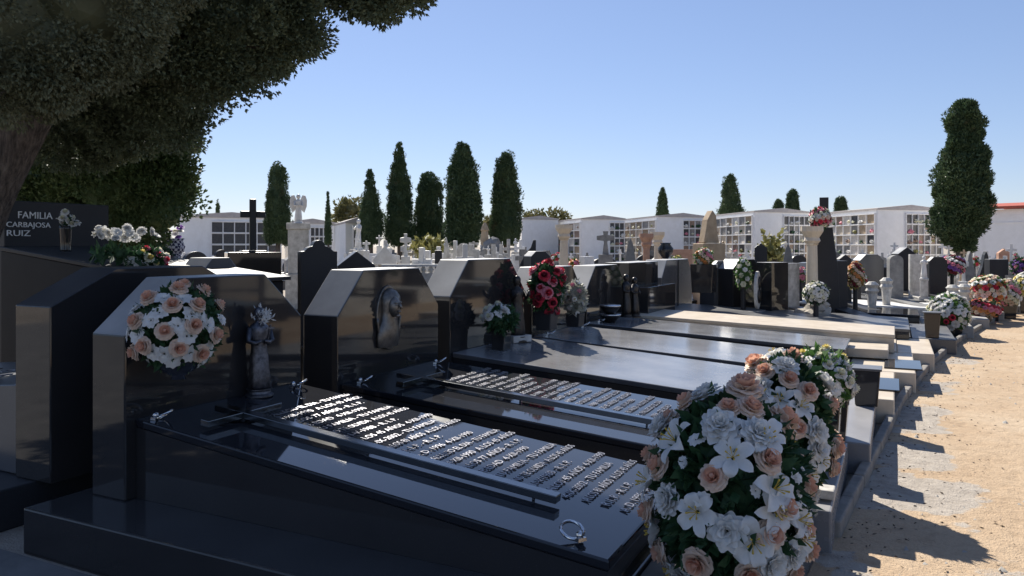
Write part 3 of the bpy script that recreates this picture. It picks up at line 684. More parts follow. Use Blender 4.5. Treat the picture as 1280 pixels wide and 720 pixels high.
rs_ = 0.072
ROS = [(840,527),(827,584),(892,597),(959,576),(803,564),(803,642),(823,695),(872,702),(963,666),(860,504),(980,634),(937,512),(910,512),(936,716),(1013,689),(990,712),(1003,660)]
CAR = [(900,532),(835,625),(909,664),(883,494),(819,524),(990,692),(963,704),(947,543),(850,730),(905,740)]
LIL = [(844,551),(916,572),(871,640),(821,662),(967,611),(941,677),(844,712),(998,650),(957,548),(968,640),(1000,672),(800,600)]
bouquet('bouquet', 'large standing bouquet of peach roses, white lilies and white carnations nearest the camera', 'bouquet', (-0.60, 3.2, 0.605), (0.30, 0.345, 0.405),
        [(x, y, 'rose', rs_*1.0*random.uniform(.9, 1.1)) for x, y in ROS]+[(x, y, 'carnation', 0.09*random.uniform(.9, 1.1)) for x, y in CAR]+[(x, y, 'lily', 0.112*random.uniform(.85, 1.1)) for x, y in LIL]
        +[(random.uniform(800, 1010), random.uniform(500, 720), 'daisy', random.uniform(.018, .04)) for i in range(44)],
        (('rose', 'lily', 'carnation'), 60, 0.095), 1500, 0.085, 'foot bouquets of peach and white flowers',
        base=lambda r, q: B().lathe([(0.2, -0.41), (0.17, -0.38), (0.12, -0.2)], n=18).build('holder', 'black_plastic', r))
bouquet('bouquet', 'second standing bouquet of peach roses and white lilies, behind the nearest one', 'bouquet', (-0.52, 4.22, 0.66), (0.235, 0.25, 0.39),
        [(x, y, 'rose', 0.068) for x, y in [(986,475),(1010,489),(1037,506),(996,535),(990,568),(1046,561),(957,465),(992,611),(944,508),(1040,585)]]
        +[(x, y, 'carnation', 0.082) for x, y in [(951,483),(982,458),(1029,477),(1021,539),(1013,621),(1023,560)]]
        +[(x, y, 'lily', 0.092) for x, y in [(1000,508),(1010,594),(952,537),(1025,575),(975,500)]],
        (('rose', 'lily', 'carnation'), 50, 0.088), 1100, 0.075, 'foot bouquets of peach and white flowers',
        base=lambda r, q: B().lathe([(0.17, -0.43), (0.14, -0.38), (0.1, -0.2)], n=18).build('holder', 'black_plastic', r))
bouquet('bouquet', 'cream and white flower bunch in a dark planter at the foot of the third tomb', 'bouquet', (-0.44, 5.4, 0.72), (0.19, 0.21, 0.2),
        [], (('cream_rose', 'carnation', 'white_rose', 'daisy'), 60, 0.055), 500, 0.08, leafmat='fresh_leaf', base=box_base(0.26, 0.32))
D1 = [(169,385),(199,390),(171,418),(223,407),(234,420),(205,443),(240,392),(261,405),(238,442),(262,436),(188,400),(217,450),(255,450),(160,415),(228,372),(205,372),(250,392),(190,440)]
R1 = [(187,373),(223,362),(216,382),(171,402),(206,414),(242,407),(181,432),(223,435),(251,441),(246,382),(268,418)]
bouquet('bouquet', 'round bouquet of peach roses and white daisies in a glass bowl on the nearest headstone', 'bouquet', (-3.42, 2.87, 1.165), (0.2, 0.235, 0.235),
        [(x, y, 'rose', 0.063) for x, y in R1]+[(x, y, 'daisy', 0.058) for x, y in D1], (('rose', 'daisy'), 40, 0.05), 700, 0.055, base=bowl_base(0, 0.11))
bouquet('bouquet', 'white roses in a dark pot before the third headstone', 'bouquet', (-3.38, 6.55, 0.90), (0.13, 0.22, 0.13),
        [(612,396,'white_rose',.06),(622,378,'white_rose',.06),(592,390,'daisy',.05),(634,380,'daisy',.05),(596,380,'white_rose',.07),(605,376,'white_rose',.06),(599,396,'white_rose',.065),(630,388,'carnation',.075),(618,378,'daisy',.05),(624,392,'daisy',.06)], None, 260, 0.07, base=box_base(0.15, 0.2, 'black_granite'))
bouquet('bouquet', 'hanging crimson and pink rose bouquet on the fourth headstone', 'bouquet', (-3.40, 7.66, 1.14), (0.15, 0.22, 0.27),
        [(x, y, random.choice(['red_rose', 'pink_rose', 'pink_rose', 'red_rose', 'pink_rose']), random.uniform(.06, .095)) for x, y in [(668,340),(680,345),(695,340),(702,335),(690,352),(676,360),(666,368),(675,372),(684,366),(690,378),(697,365),(700,352),(686,388),(672,378),(705,345),(695,390)]]
        +[(x, y, 'daisy', 0.05) for x, y in [(718,340),(726,338),(722,348),(712,372),(716,385),(722,390),(708,395)]], (('red_rose', 'pink_rose', 'daisy', 'pink_rose'), 60, .07), 520, 0.09, base=box_base(0.2, 0.25, 'dull_granite'))
bouquet('bouquet', 'silvery dried flower bunch beside the crimson roses', 'bouquet', (-3.36, 8.4, 0.98), (0.12, 0.16, 0.22), [], (('daisy', 'white_rose', 'pink'), 22, 0.04), 320, 0.07, leafmat='silver_leaf', base=box_base(0.18, 0.16, 'dull_granite'))
pt = thing('bowl', 'two dark metal bowls with pale rims on the fifth tomb', 'bowl', (-3.4, 9.75, 0.585))
for dz in (0, 0.12):
    B().lathe([(0.06, dz), (0.09, dz+.03), (0.135, dz+.09), (0.14, dz+.11), (0.12, dz+.11)], n=22).build('basin', 'dark_bronze', pt, smooth=True)
    B().lathe([(0.141, dz+.095), (0.147, dz+.1), (0.147, dz+.112), (0.141, dz+.117)], n=22).build('rim', 'steel', pt, smooth=True)
# black vases at the feet of the tombs
for i, (v_, u_, h, lab) in enumerate([(-0.22, 7.35, 0.3, 'empty tapered black vase at the foot of the pale slab, by the kerb'), (-0.4, 5.95, 0.3, 'short black planter box just behind the cream flowers'), (-0.47, 4.98, 0.3, 'black planter half hidden by the second bouquet'), (0.5, 13.2, 0.36, 'black planter under the red and white flowers by the kerb')]):
    t = thing('vase', lab, 'vase', (v_, u_, 0.232), 0)
    wd = 0.11
    k = B(); k.prism([(-wd*.8, 0), (wd*.8, 0), (wd, h), (-wd, h)], -wd, wd, 'Y'); k.build('body', 'black_granite', t, bevel=0.006)
    B().box(-wd-.012, wd+.012, -wd-.012, wd+.012, h+0.002, h+0.022).build('rim', 'grey_granite', t, bevel=0.004)
for v_, u_, lab in [(-0.55, 4.78, 'small pale marble block beside the second bouquet'), (-0.36, 4.5, 'pale square marble cover on the plinth below the bouquets')]:
    o = B().box(-0.07, 0.07, -0.06, 0.06, 0, 0.05).build('marble_block', 'worn_marble', loc=(v_, u_, 0.24), bevel=0.008); tag(o, lab, 'block')
# sunk dark panels in the pale foot slabs
for v_, u_, lab in [(-0.15, 8.45, 'dark square inset panel in the cream foot slab'), (0.08, 9.95, 'flat grey slab panel at the corner of the cream tombs')]:
    o = B().box(-0.19, 0.19, -0.36, 0.36, 0.0, 0.016).build('panel', 'black_slab', loc=(v_, u_, 0.229), bevel=0.003); tag(o, lab, 'panel')

# orchids and mixed flowers on the family tomb
g = at(140, 6.9, 326)
sp = thing('flower_spray', 'white artificial orchid spray lying on the raised family tomb', 'flowers', g, 0)
k = B(); orch = []
for i in range(7):
    a_ = i*.9+.3; R_ = random.uniform(.14, .3); pts = []
    for j in range(7):
        t = j/6; pts.append((R_*math.cos(a_)*t, R_*1.2*math.sin(a_)*t+.04, .03+.24*math.sin(min(1, t*1.1)*PI*.72)*random.uniform(.85, 1.1)))
    k.tube(pts, .004, 5); orch += pts[2:]
k.build('stem', 'bouquet_leaf', sp)
for p in orch[::1]: flower(random.choice(['lily', 'daisy', 'carnation']), sp, Vector(p)+Vector((random.uniform(-.02, .02), random.uniform(-.02, .02), .01)), (random.uniform(.2, 1), random.uniform(-1, .4), random.uniform(0, .8)), random.uniform(.035, .055))
v, f = sprays(RNG.normal(0, .07, (40, 3))*np.array([1, 1.4, .3])+np.array([0, 0, .05]), dirs(40), .12, .03, 2, .4); put('leaves', npmesh('leaves', v, f), 'bouquet_leaf', sp)
bouquet('flower_spray', 'low pink and cream flower spray behind the white orchids', 'flowers', at(180, 7.2, 325), (0.14, 0.22, 0.1), [], (('pink_rose', 'cream_rose', 'daisy', 'white_rose'), 34, 0.055), 260, 0.08)
bouquet('flower_spray', 'wine red flowers in front of the checked vase', 'flowers', at(196, 8.0, 323), (0.1, 0.16, 0.1), [], (('wine', 'red', 'white', 'pink'), 30, 0.05), 160, 0.07)
g = at(82, 7.5)
vz = thing('vase', 'tall dark vase of white flowers beside the family lettering', 'vase', (g.x, g.y, 1.55))
B().lathe([(0.05, 0), (0.045, 0.02), (0.05, 0.1), (0.055, 0.22), (0.06, 0.25), (0.05, 0.25)], n=16).build('body', 'black_granite', vz, smooth=True)
for i in range(12): flower('white_rose' if i % 3 else 'lily', vz, (random.uniform(-.06, .06), random.uniform(-.05, .1), 0.3+random.uniform(-.05, .08)), (random.uniform(0, 1), random.uniform(-1, 1), .7), 0.05)
v, f = sprays(RNG.normal(0, .03, (40, 3))+np.array([0, .03, .28]), dirs(40), .05, .012, 2, .5); put('leaves', npmesh('leaves', v, f), 'bouquet_leaf', vz)
g = at(216, 10.5)
vz = thing('vase', 'navy vase wrapped in checked cloth with lilac flowers', 'vase', (g.x, g.y, 0))
B().box(-0.35, 0.35, -0.2, 0.2, 0, 1.33).build('pedestal', 'dull_granite', vz)
B().lathe([(0.08, 1.332), (0.09, 1.4), (0.12, 1.52), (0.13, 1.54)], n=18).build('body', 'checked_cloth', vz, smooth=True)
B().lathe([(0.131, 1.52), (0.15, 1.6), (0.12, 1.68), (0.15, 1.71)], n=18, sx=1, sy=1.1).build('wrap', 'checked_cloth', vz, smooth=True)
for i in range(10): flower(['purple', 'white', 'purple', 'cream'][i % 4], vz, (random.uniform(-.1, .1), random.uniform(-.12, .12), 1.76+random.uniform(-.05, .1)), (random.uniform(-1, 1), random.uniform(-1, 1), 1), 0.06)
# ------------------------------------------------------------------ the big cypress over the left foreground, and the bushy one behind
def lobed_crown(name, lobes, leaf, root, per_m2, size, core=0.68, width=0.26, dz=0.25, clump=0.2):
    Vs, Fs, off = [], [], 0
    kb = B()
    for i, (c, r) in enumerate(lobes):
        c = np.array(c); n = max(12, int(5.0*r*r/(clump*clump)))
        d = dirs(n); C = c+d*r*(0.86+0.14*RNG.random((n, 1)))
        P, D = clump_cloud(C, np.full(n, clump)*RNG.uniform(0.7, 1.3, n), int(per_m2*clump*clump*4), 0.55)
        D = D*0.75; D[:, 2] += dz; D += 0.4*np.repeat(d, int(per_m2*clump*clump*4), 0)
        inside = np.zeros(len(P), bool)
        for j, (c2, r2) in enumerate(lobes):
            if j != i: inside |= np.linalg.norm(P-np.array(c2), axis=1) < r2*0.8
        P, D = P[~inside], D[~inside]
        v, f = sprays(P, D, size, size*width, 3, 0.4)
        Vs.append(v); Fs.append(f+off); off += len(v)
        kb.ball(tuple(c), r*core, 3, (1, 1, 1), 0.15, i)
    me = npmesh(name, np.concatenate(Vs), np.concatenate(Fs)); bm = bmesh.new(); bm.from_mesh(me)
    me2 = kb.mesh('core'); bm.from_mesh(me2); out = bpy.data.meshes.new(name); bm.to_mesh(out); bm.free()
    bpy.data.meshes.remove(me); bpy.data.meshes.remove(me2)
    return put(name, out, leaf, root)
def lobe(px, py, d, rpx): return (tuple(at(px, d, py)), rpx*d/F)
g = at(-60, 6.0)
big = thing('cypress_tree', 'huge leaning cypress with a bare trunk at the left edge', 'tree', (g.x, g.y, 0))
gv = Vector((g.x, g.y, 0))
k = B(); k.tube([at(-60, 6.0, 800)-gv, at(-52, 6.0, 420)-gv, at(-38, 6.0, 300)-gv, at(4, 6.0, 200)-gv, at(38, 6.05, 120)-gv, at(75, 6.2, 20)-gv, at(130, 6.4, -120)-gv],
            [0.36, 0.25, 0.19, 0.19, 0.22, 0.22, 0.18], 16)
k.tube([at(30, 6.0, 150)-gv, at(120, 6.3, 95)-gv, at(220, 6.6, 70)-gv], [0.1, 0.07, 0.04], 8)
k.build('trunk', 'bark', big, smooth=True)
LB = [lobe(110, -15, 6.4, 125), lobe(200, 25, 6.8, 112), lobe(272, 14, 6.9, 100), lobe(322, 12, 7.0, 80), lobe(346, 24, 7.0, 46), lobe(282, 50, 6.9, 62), lobe(160, 100, 7.0, 82), lobe(215, 95, 7.0, 72), lobe(95, 135, 7.2, 66),
      lobe(474, -48, 7.2, 64), lobe(390, -105, 7.3, 100), lobe(440, -150, 7.4, 140), lobe(300, -215, 7.7, 205), lobe(130, -265, 7.3, 205), lobe(420, -330, 7.8, 230), lobe(200, -420, 7.5, 260), lobe(540, -230, 8.2, 130),
      lobe(-40, -250, 6.2, 220), lobe(-130, 20, 6.6, 160), lobe(-230, -150, 6.5, 200)]
LB = [((p[0]-g.x, p[1]-g.y, p[2]), r) for p, r in LB]
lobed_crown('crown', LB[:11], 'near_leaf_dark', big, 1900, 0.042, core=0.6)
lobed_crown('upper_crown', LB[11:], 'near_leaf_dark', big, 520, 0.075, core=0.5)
k = B()
for px, py, d in ((330, 60, 6.9), (250, 20, 6.8), (380, -20, 7.1), (180, 110, 6.9), (300, 110, 6.9)):
    k.tube([at(60, 6.1, 60)-gv, at(60+(px-60)*.5, 6.4, 60+(py-60)*.4-14)-gv, at(px, d, py)-gv], [.09, .05, .015], 7)
k.build('limbs', 'bark', big, smooth=True)
LF = [lobe(20, 20, 4.9, 118), lobe(100, 0, 5.0, 100), lobe(-30, 60, 4.9, 92), lobe(150, -45, 5.2, 90), lobe(60, 55, 4.9, 66)]
LF = [((p[0]-g.x, p[1]-g.y, p[2]), r) for p, r in LF]
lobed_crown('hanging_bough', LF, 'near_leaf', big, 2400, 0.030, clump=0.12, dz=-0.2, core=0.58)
g = at(140, 9.6)
bush = thing('cypress_tree', 'broad dense green cypress shrub standing behind the shaded headstone', 'tree', g)
B().tube([(0, 0, -.1), (0.05, 0, 1.2), (0, 0.05, 2.2)], [0.2, 0.15, 0.1], 10).build('trunk', 'bark', bush, smooth=True)
LS = [lobe(150, 232, 9.6, 74), lobe(90, 225, 9.7, 70), lobe(190, 215, 9.6, 50), lobe(195, 258, 9.5, 44), lobe(160, 280, 9.5, 42), lobe(60, 262, 9.8, 50), lobe(110, 285, 9.6, 40), lobe(120, 150, 9.7, 90), lobe(182, 160, 9.7, 56)]
LS = [((p[0]-g.x, p[1]-g.y, p[2]), r) for p, r in LS]
lobed_crown('crown', LS, 'bush_leaf', bush, 1100, 0.05, dz=0.6, clump=0.17)

# ------------------------------------------------------------------ cypresses
cypress('cypress_tree', 'blunt dark cypress between the black cross and the white angel', 347, 34, 199, 306, 36, [(0, .6), (.15, 1), (.5, .88), (.8, .62), (.94, .42), (1, .1)], n=4200, seed=1)
cypress('cypress_tree', 'short pointed cypress, leftmost of the close-set five', 463, 38, 209, 306, 33, CONE, n=4200, seed=2)
cypress('cypress_tree', 'slender cypress with the sharpest tall tip of the close-set five', 499, 40, 177, 306, 37, [(0, .8), (.1, 1), (.35, .92), (.6, .72), (.85, .38), (.96, .22), (1, .06)], n=4800, seed=3)
cypress('cypress_tree', 'short ragged blunt cypress in the middle of the close-set five', 536, 41, 213, 306, 41, [(0, .8), (.1, 1), (.5, .9), (.8, .7), (.95, .42), (1, .15)], n=4200, seed=4, ragged=0.22)
cypress('cypress_tree', 'tallest and broadest cypress of the close-set five', 579, 37, 176, 308, 49, [(0, .55), (.07, .85), (.2, 1), (.45, .95), (.7, .7), (.88, .45), (.97, .25), (1, .08)], n=5600, seed=5)
cypress('cypress_tree', 'tall column cypress, rightmost of the close-set five beside the white wall', 632, 38, 189, 308, 42, [(0, .7), (.1, 1), (.3, 1), (.6, .78), (.85, .55), (.95, .38), (1, .1)], n=5200, seed=6)
cypress('cypress_tree', 'large broad cypress with a rounded foot standing before the red roofed building', 1199, 31, 120, 316, 63, [(0, .15), (.04, .45), (.12, .78), (.28, 1), (.42, .97), (.52, .88), (.62, .72), (.8, .58), (.9, .44), (.96, .27), (1, .05)], n=15000, seed=7, ragged=.16, ck=1.35, lean=.25)
cypress('cypress_tree', 'small smooth pointed cypress above the second niche block', 828, 78, 233, 290, 17, CONE[:1]+[(.2, 1), (.6, .8), (.9, .4), (1, .08)], n=2200, seed=8)
cypress('cypress_tree', 'ragged spreading cypress above the third niche block', 913, 74, 217, 290, 34, [(0, 1), (.3, 1), (.45, .75), (.7, .55), (.9, .35), (1, .08)], n=2800, seed=9, ragged=.25)
cypress('cypress_tree', 'tiny rounded cypress, left of a pair above the niche roofs', 973, 80, 249, 290, 16, BLUNT, n=1500, seed=10)
cypress('cypress_tree', 'small cypress, taller of a pair above the niche roofs', 991, 80, 236, 290, 19, BLUNT, n=1800, seed=11)
cypress('cypress_tree', 'small dome topped cypress behind the rightmost niche block', 1051, 72, 244, 290, 18, BLUNT, n=1800, seed=12)
cypress('cypress_tree', 'thin distant spire of cypress over the long white niche wall', 272, 70, 248, 300, 8, CONE, n=900, seed=13)
cypress('cypress_tree', 'thread-thin young cypress left of the small white building', 410, 44, 238, 306, 9, [(0, .9), (.3, 1), (.6, .6), (.8, .3), (1, .08)], n=900, seed=14)
def round_tree(label, px, d, top, bot, lobes, leaf):
    g = at(px, d); root = thing('round_tree', label, 'tree', g, 0, 'pale trees beyond the walls')
    B().tube([(0, 0, 0), (.1, 0, zz(bot, d)*.7), (0, 0, zz(top, d)*.8)], [.25, .2, .08], 8).build('trunk', 'bark', root)
    for t in range(3): pass
    lb = [((p[0]-g.x, p[1]-g.y, p[2]), r) for p, r in [lobe(*q) for q in lobes]]
    lobed_crown('crown', lb, leaf, root, 20, 0.32, core=0.6, clump=0.45)
round_tree('sunlit tan and green tree behind the small white building', 434, 62, 250, 285, [(425, 62 and 264, 62, 11), (440, 262, 62, 12), (452, 268, 62, 10), (432, 276, 62, 12)], 'tan_leaf')
round_tree('flat topped pale green tree beyond the plain white wall', 682, 80, 260, 285, [(665, 271, 80, 7), (678, 269, 80, 8), (692, 270, 80, 8), (704, 274, 80, 5)], 'tan_leaf')
round_tree('small pale green tree showing between the two rightmost of the close-set cypresses', 607, 66, 270, 290, [(607, 279, 66, 8), (612, 284, 66, 7)], 'tan_leaf')

# ------------------------------------------------------------------ niche blocks
def niche_block(label, A, Bc, C, top, faces, rows=5, rise=0.25, bot=0.35, fl=0.75):
    """white burial niche block; A, Bc, C = (px, distance) of three ground corners; faces = [(corner, corner, from, to, columns, palette)] """
    a, b_, c = [at(*q) for q in (A, Bc, C)]; H = zz(top, Bc[1])
    root = thing('niche_block', label, 'building', b_, 0, 'white burial niche blocks')
    a, c = a-b_, c-b_; o = Vector((0, 0, 0)); d_ = a+c
    k = B(); k.prism([(p.x, p.y) for p in (o, c, d_, a)], 0, H, 'Z'); k.build('wall', 'plaster', root)
    ov = 0.12
    def out(p, q): 
        m_ = (a+c)/2; n_ = (p-m_).normalized(); return p+n_*ov
    k = B(); cs = [out(p, 0) for p in (o, c, d_, a)]; mid0, mid1 = (cs[0]+cs[1])/2, (cs[2]+cs[3])/2
    P = lambda p, z: (p.x, p.y, z)
    z0, z1 = H+0.004, H+0.1
    vb = [k.bm.verts.new(P(p, z0)) for p in cs]; vt = [k.bm.verts.new(P(p, z1)) for p in cs]
    m0, m1 = k.bm.verts.new(P(mid0, z1+rise)), k.bm.verts.new(P(mid1, z1+rise))
    nf = k.bm.faces.new
    nf(vb[::-1]); nf((vb[0], vb[1], vt[1], m0, vt[0])); nf((vb[1], vb[2], vt[2], vt[1])); nf((vb[2], vb[3], vt[3], m1, vt[2])); nf((vb[3], vb[0], vt[0], vt[3]))
    nf((vt[0], m0, m1, vt[3])); nf((m0, vt[1], vt[2], m1)); k.build('roof', 'roof_pale', root)
    pts = {'a': a, 'b': o, 'c': c}
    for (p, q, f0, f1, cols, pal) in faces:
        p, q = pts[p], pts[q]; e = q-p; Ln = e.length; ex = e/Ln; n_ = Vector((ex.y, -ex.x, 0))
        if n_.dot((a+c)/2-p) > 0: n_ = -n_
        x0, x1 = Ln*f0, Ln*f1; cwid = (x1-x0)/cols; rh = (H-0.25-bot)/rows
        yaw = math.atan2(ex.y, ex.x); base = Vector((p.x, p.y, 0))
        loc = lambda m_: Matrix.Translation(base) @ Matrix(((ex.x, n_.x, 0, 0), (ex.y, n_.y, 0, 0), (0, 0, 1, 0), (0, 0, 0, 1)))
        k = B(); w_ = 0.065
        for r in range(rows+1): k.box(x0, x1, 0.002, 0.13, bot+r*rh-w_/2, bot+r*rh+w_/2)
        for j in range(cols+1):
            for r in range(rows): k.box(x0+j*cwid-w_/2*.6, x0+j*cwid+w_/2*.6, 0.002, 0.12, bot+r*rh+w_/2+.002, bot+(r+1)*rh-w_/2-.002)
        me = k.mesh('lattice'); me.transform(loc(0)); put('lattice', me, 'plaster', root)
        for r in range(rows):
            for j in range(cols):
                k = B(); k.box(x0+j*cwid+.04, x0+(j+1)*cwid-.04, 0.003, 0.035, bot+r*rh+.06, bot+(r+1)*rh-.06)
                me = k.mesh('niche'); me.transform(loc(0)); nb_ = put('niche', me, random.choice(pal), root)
                if random.random() < fl:
                    k = B(); k.ball((x0+(j+random.uniform(.25, .75))*cwid, 0.1, bot+(r+random.uniform(.2, .4))*rh), random.uniform(.08, .15), 2, (1.4, .6, .8), 1.1, r*7+j)
                    me = k.mesh('flowers'); me.transform(loc(0)); put('flowers', me, random.choice(['petal_white', 'petal_white', 'petal_pink', 'petal_cream', 'dry_leaf', 'niche_brown', 'bouquet_leaf']), nb_)
    return root
stone('roof_pale', (0.42, 0.38, 0.36), (0.52, 0.48, 0.45), 0.9, 3, 0.3)
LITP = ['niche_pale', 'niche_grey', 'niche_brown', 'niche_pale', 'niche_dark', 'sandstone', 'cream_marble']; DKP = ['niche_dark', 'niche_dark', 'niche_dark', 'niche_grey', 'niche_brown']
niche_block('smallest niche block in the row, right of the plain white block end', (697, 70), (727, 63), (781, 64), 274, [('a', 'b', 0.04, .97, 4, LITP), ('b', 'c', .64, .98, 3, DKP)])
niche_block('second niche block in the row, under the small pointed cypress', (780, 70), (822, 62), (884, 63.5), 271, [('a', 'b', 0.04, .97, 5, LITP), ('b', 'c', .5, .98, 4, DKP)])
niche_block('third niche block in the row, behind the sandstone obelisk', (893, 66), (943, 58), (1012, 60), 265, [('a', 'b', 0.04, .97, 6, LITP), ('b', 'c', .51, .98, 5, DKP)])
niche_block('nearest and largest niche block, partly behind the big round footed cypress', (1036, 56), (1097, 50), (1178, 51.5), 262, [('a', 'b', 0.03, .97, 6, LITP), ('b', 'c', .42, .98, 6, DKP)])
niche_block('plain white block end without niches between the cypresses and the niche blocks', (646, 74), (652, 66), (698, 68), 274, [])
niche_block('long white niche wall with spaced dark square niches, behind the black cross', (222, 60), (224, 47), (352, 50), 271, [('b', 'c', .3, .97, 6, ['niche_dark'])], rows=3, bot=1.0, fl=.1)
niche_block('low white niche wall between the angel and the small white building', (356, 58), (360, 52), (420, 54), 279, [('b', 'c', .45, .9, 5, ['niche_dark'])], rows=4, fl=.1)
niche_block('small white boxy mausoleum left of the close-set cypresses', (418, 44), (432, 39), (462, 41), 279, [('b', 'c', .25, .7, 2, ['niche_dark'])], rows=3, bot=0.9, fl=.1)
# red roofed building at the right
bA, bB = at(1212, 46), at(1480, 38)
bl = thing('white_building', 'white walled building with a red tiled roof edge at the right', 'building', bA)
e = bB-bA; n_ = Vector((-e.y, e.x, 0)).normalized()*8
if n_.y < 0: n_ = -n_
k = B(); k.prism([(0, 0), (e.x, e.y), (e.x+n_.x, e.y+n_.y), (n_.x, n_.y)], 0, 3.75, 'Z'); k.build('wall', 'plaster', bl)
ee = e.normalized(); nn = n_.normalized()
k = B(); k.box(0, e.length, -0.04, -0.002, 2.95, 3.0); me = k.mesh('band'); me.transform(Matrix(((ee.x, nn.x, 0, 0), (ee.y, nn.y, 0, 0), (0, 0, 1, 0), (0, 0, 0, 1)))); put('band', me, 'plaster', bl)
k = B(); k.prism([(-0.35, 3.76), (4, 4.15), (8.3, 3.76), (8.3, 3.92), (4, 4.31), (-0.35, 3.92)], -0.3, e.length, 'X')
me = k.mesh('roof'); me.transform(Matrix(((ee.x, nn.x, 0, 0), (ee.y, nn.y, 0, 0), (0, 0, 1, 0), (0, 0, 0, 1)))); put('roof', me, 'red_tile', bl)
g = at(1216, 36)
k = B(); k.prism([(-0.45, 0), (0.5, 0), (0.5, .9), (0.32, 1.15), (0.12, 1.55), (-0.15, 1.82), (-0.45, 1.85)], -0.25, 0.25, 'Y')
o = k.build('white_wall', 'plaster', loc=g); o.rotation_euler = (0, 0, TH); tag(o, 'low curved white wall end shining at the foot of the big cypress', 'wall')
o = B().box(-1.0, 1.0, -.2, .2, 0, 1.5).build('brick_wall', 'terracotta', loc=at(858, 26)); o.rotation_euler = (0, 0, TH); tag(o, 'low warm brick wall left of the sandstone obelisk', 'wall')
# ------------------------------------------------------------------ monuments behind the front row
def base_thing(name, label, cat, px, d, group=None, rz=0.0): return thing(name, label, cat, at(px, d), rz, group)
def latin(k, x, y, z0, h, w, t, dep, barz=0.7):
    b0 = z0+h*barz
    k.box(x-dep/2, x+dep/2, y-t/2, y+t/2, z0, z0+h); k.box(x-dep/2+.002, x+dep/2-.002, y-w/2, y-t/2-.001, b0-t/2, b0+t/2); k.box(x-dep/2+.002, x+dep/2-.002, y+t/2+.001, y+w/2, b0-t/2, b0+t/2)
def cross_stone(label, px, d, top, wpx, mat, ped=None, ped_mat=None, rz=0.0, group=None, flared=False, steps=2, crossfrac=0.5):
    """a cross on a stepped base; wpx is the width of the bar"""
    H = zz(top, d); W = wpx*d/F; r = base_thing('cross_monument', label, 'cross', px, d, group, rz)
    zb = zz(ped, d) if ped else H*(1-crossfrac)
    k = B(); w0 = W*0.75
    if steps == 0: k.box(-.2, .2, -W*.5, W*.5, 0, zb)
    else:
        z = 0
        for i in range(steps+1):
            z1 = zb*(0.45, 0.75, 1.0)[i] if steps == 2 else zb*((i+1)/(steps+1)); ww = w0*(1.1-0.28*i); k.box(-ww*.7, ww*.7, -ww, ww, z+0.001*i, z1); z = z1
    k.build('pedestal', ped_mat or mat, r, bevel=.012)
    k = B(); t = W*(0.26 if not flared else .2)
    if flared:
        k.prism([(-t*.9, zb+.001), (t*.9, zb+.001), (t*.5, zb+(H-zb)*.5), (t*.55, zb+(H-zb)*.58), (W*.5, zb+(H-zb)*.62), (W*.5, zb+(H-zb)*.8), (t*.6, zb+(H-zb)*.84), (t*.8, H), (-t*.8, H), (-t*.6, zb+(H-zb)*.84), (-W*.5, zb+(H-zb)*.8), (-W*.5, zb+(H-zb)*.62), (-t*.55, zb+(H-zb)*.58), (-t*.5, zb+(H-zb)*.5)], -t*.45, t*.45, 'X')
    else: latin(k, 0, 0, zb+.001, H-zb, W, t, t*.8)
    k.build('cross', mat, r, bevel=.008); return r
def slab_stone(label, px, d, top, wpx, mat, shape='arch', rz=0.0, thick=.16, group=None, tomb_len=1.7, tmat=None, top2='lit_bevel', name='headstone', cat='headstone'):
    """an upright stone with its own low grave cover before it"""
    H = zz(top, d); W = wpx*d/F; h = W/2; r = base_thing('grave' if tomb_len else name, label, 'grave' if tomb_len else cat, px, d, group, rz)
    z0 = .0
    if shape == 'arch': pts = [(-h, z0), (h, z0)]+[(h*math.cos(a), H-h*.8+h*.8*math.sin(a)) for a in [PI*i/14 for i in range(15)]]
    elif shape == 'scroll': pts = [(-h, z0), (h, z0), (h, H-.62*h), (h*.78, H-.6*h), (h*.6, H-.42*h), (h*.42, H-.34*h)]+[(h*.32*math.cos(a), H-.32*h+.32*h*math.sin(a)) for a in [PI*i/8 for i in range(9)]]+[(-h*.42, H-.34*h), (-h*.6, H-.42*h), (-h*.78, H-.6*h), (-h, H-.62*h)]
    elif shape == 'gable': pts = [(-h, z0), (h, z0), (h, H-h*.75), (0, H), (-h, H-h*.75)]
    elif shape == 'spire': pts = [(-h, z0), (h, z0), (h, H*.55), (h*.55, H*.72), (h*.25, H*.93), (0, H), (-h*.25, H*.93), (-h*.55, H*.72), (-h, H*.55)]
    elif shape == 'wave': pts = [(-h, z0), (h, z0), (h, H), (h*.7, H), (h*.4, H-.12), (0, H-.17), (-h*.4, H-.26), (-h*.8, H-.38), (-h, H-.5)]
    elif shape == 'bevel': pts = [(-h, z0), (h, z0), (h, H-h*.5), (h*.5, H), (-h*.5, H), (-h, H-h*.5)]
    else: pts = [(-h, z0), (h, z0), (h, H), (-h, H)]
    k = B(); k.prism(pts, -thick, 0, 'X'); me = k.mesh('headstone'); me.materials.append(M[mat])
    if top2: face_mats(me, top2)
    put('headstone', me, None, r, bevel=.008)
    if tomb_len:
        k = B(); k.prism([(.003, 0), (tomb_len, 0), (tomb_len, .3), (.003, .42)], -h*.95, h*.95, 'Y'); k.build('vault', tmat or mat, r, bevel=.01)
        k = B(); k.prism([(.003, .421), (tomb_len+.03, .301), (tomb_len+.03, .335), (.003, .455)], -h, h, 'Y'); k.build('slab', tmat or mat, r, bevel=.006)
    return r
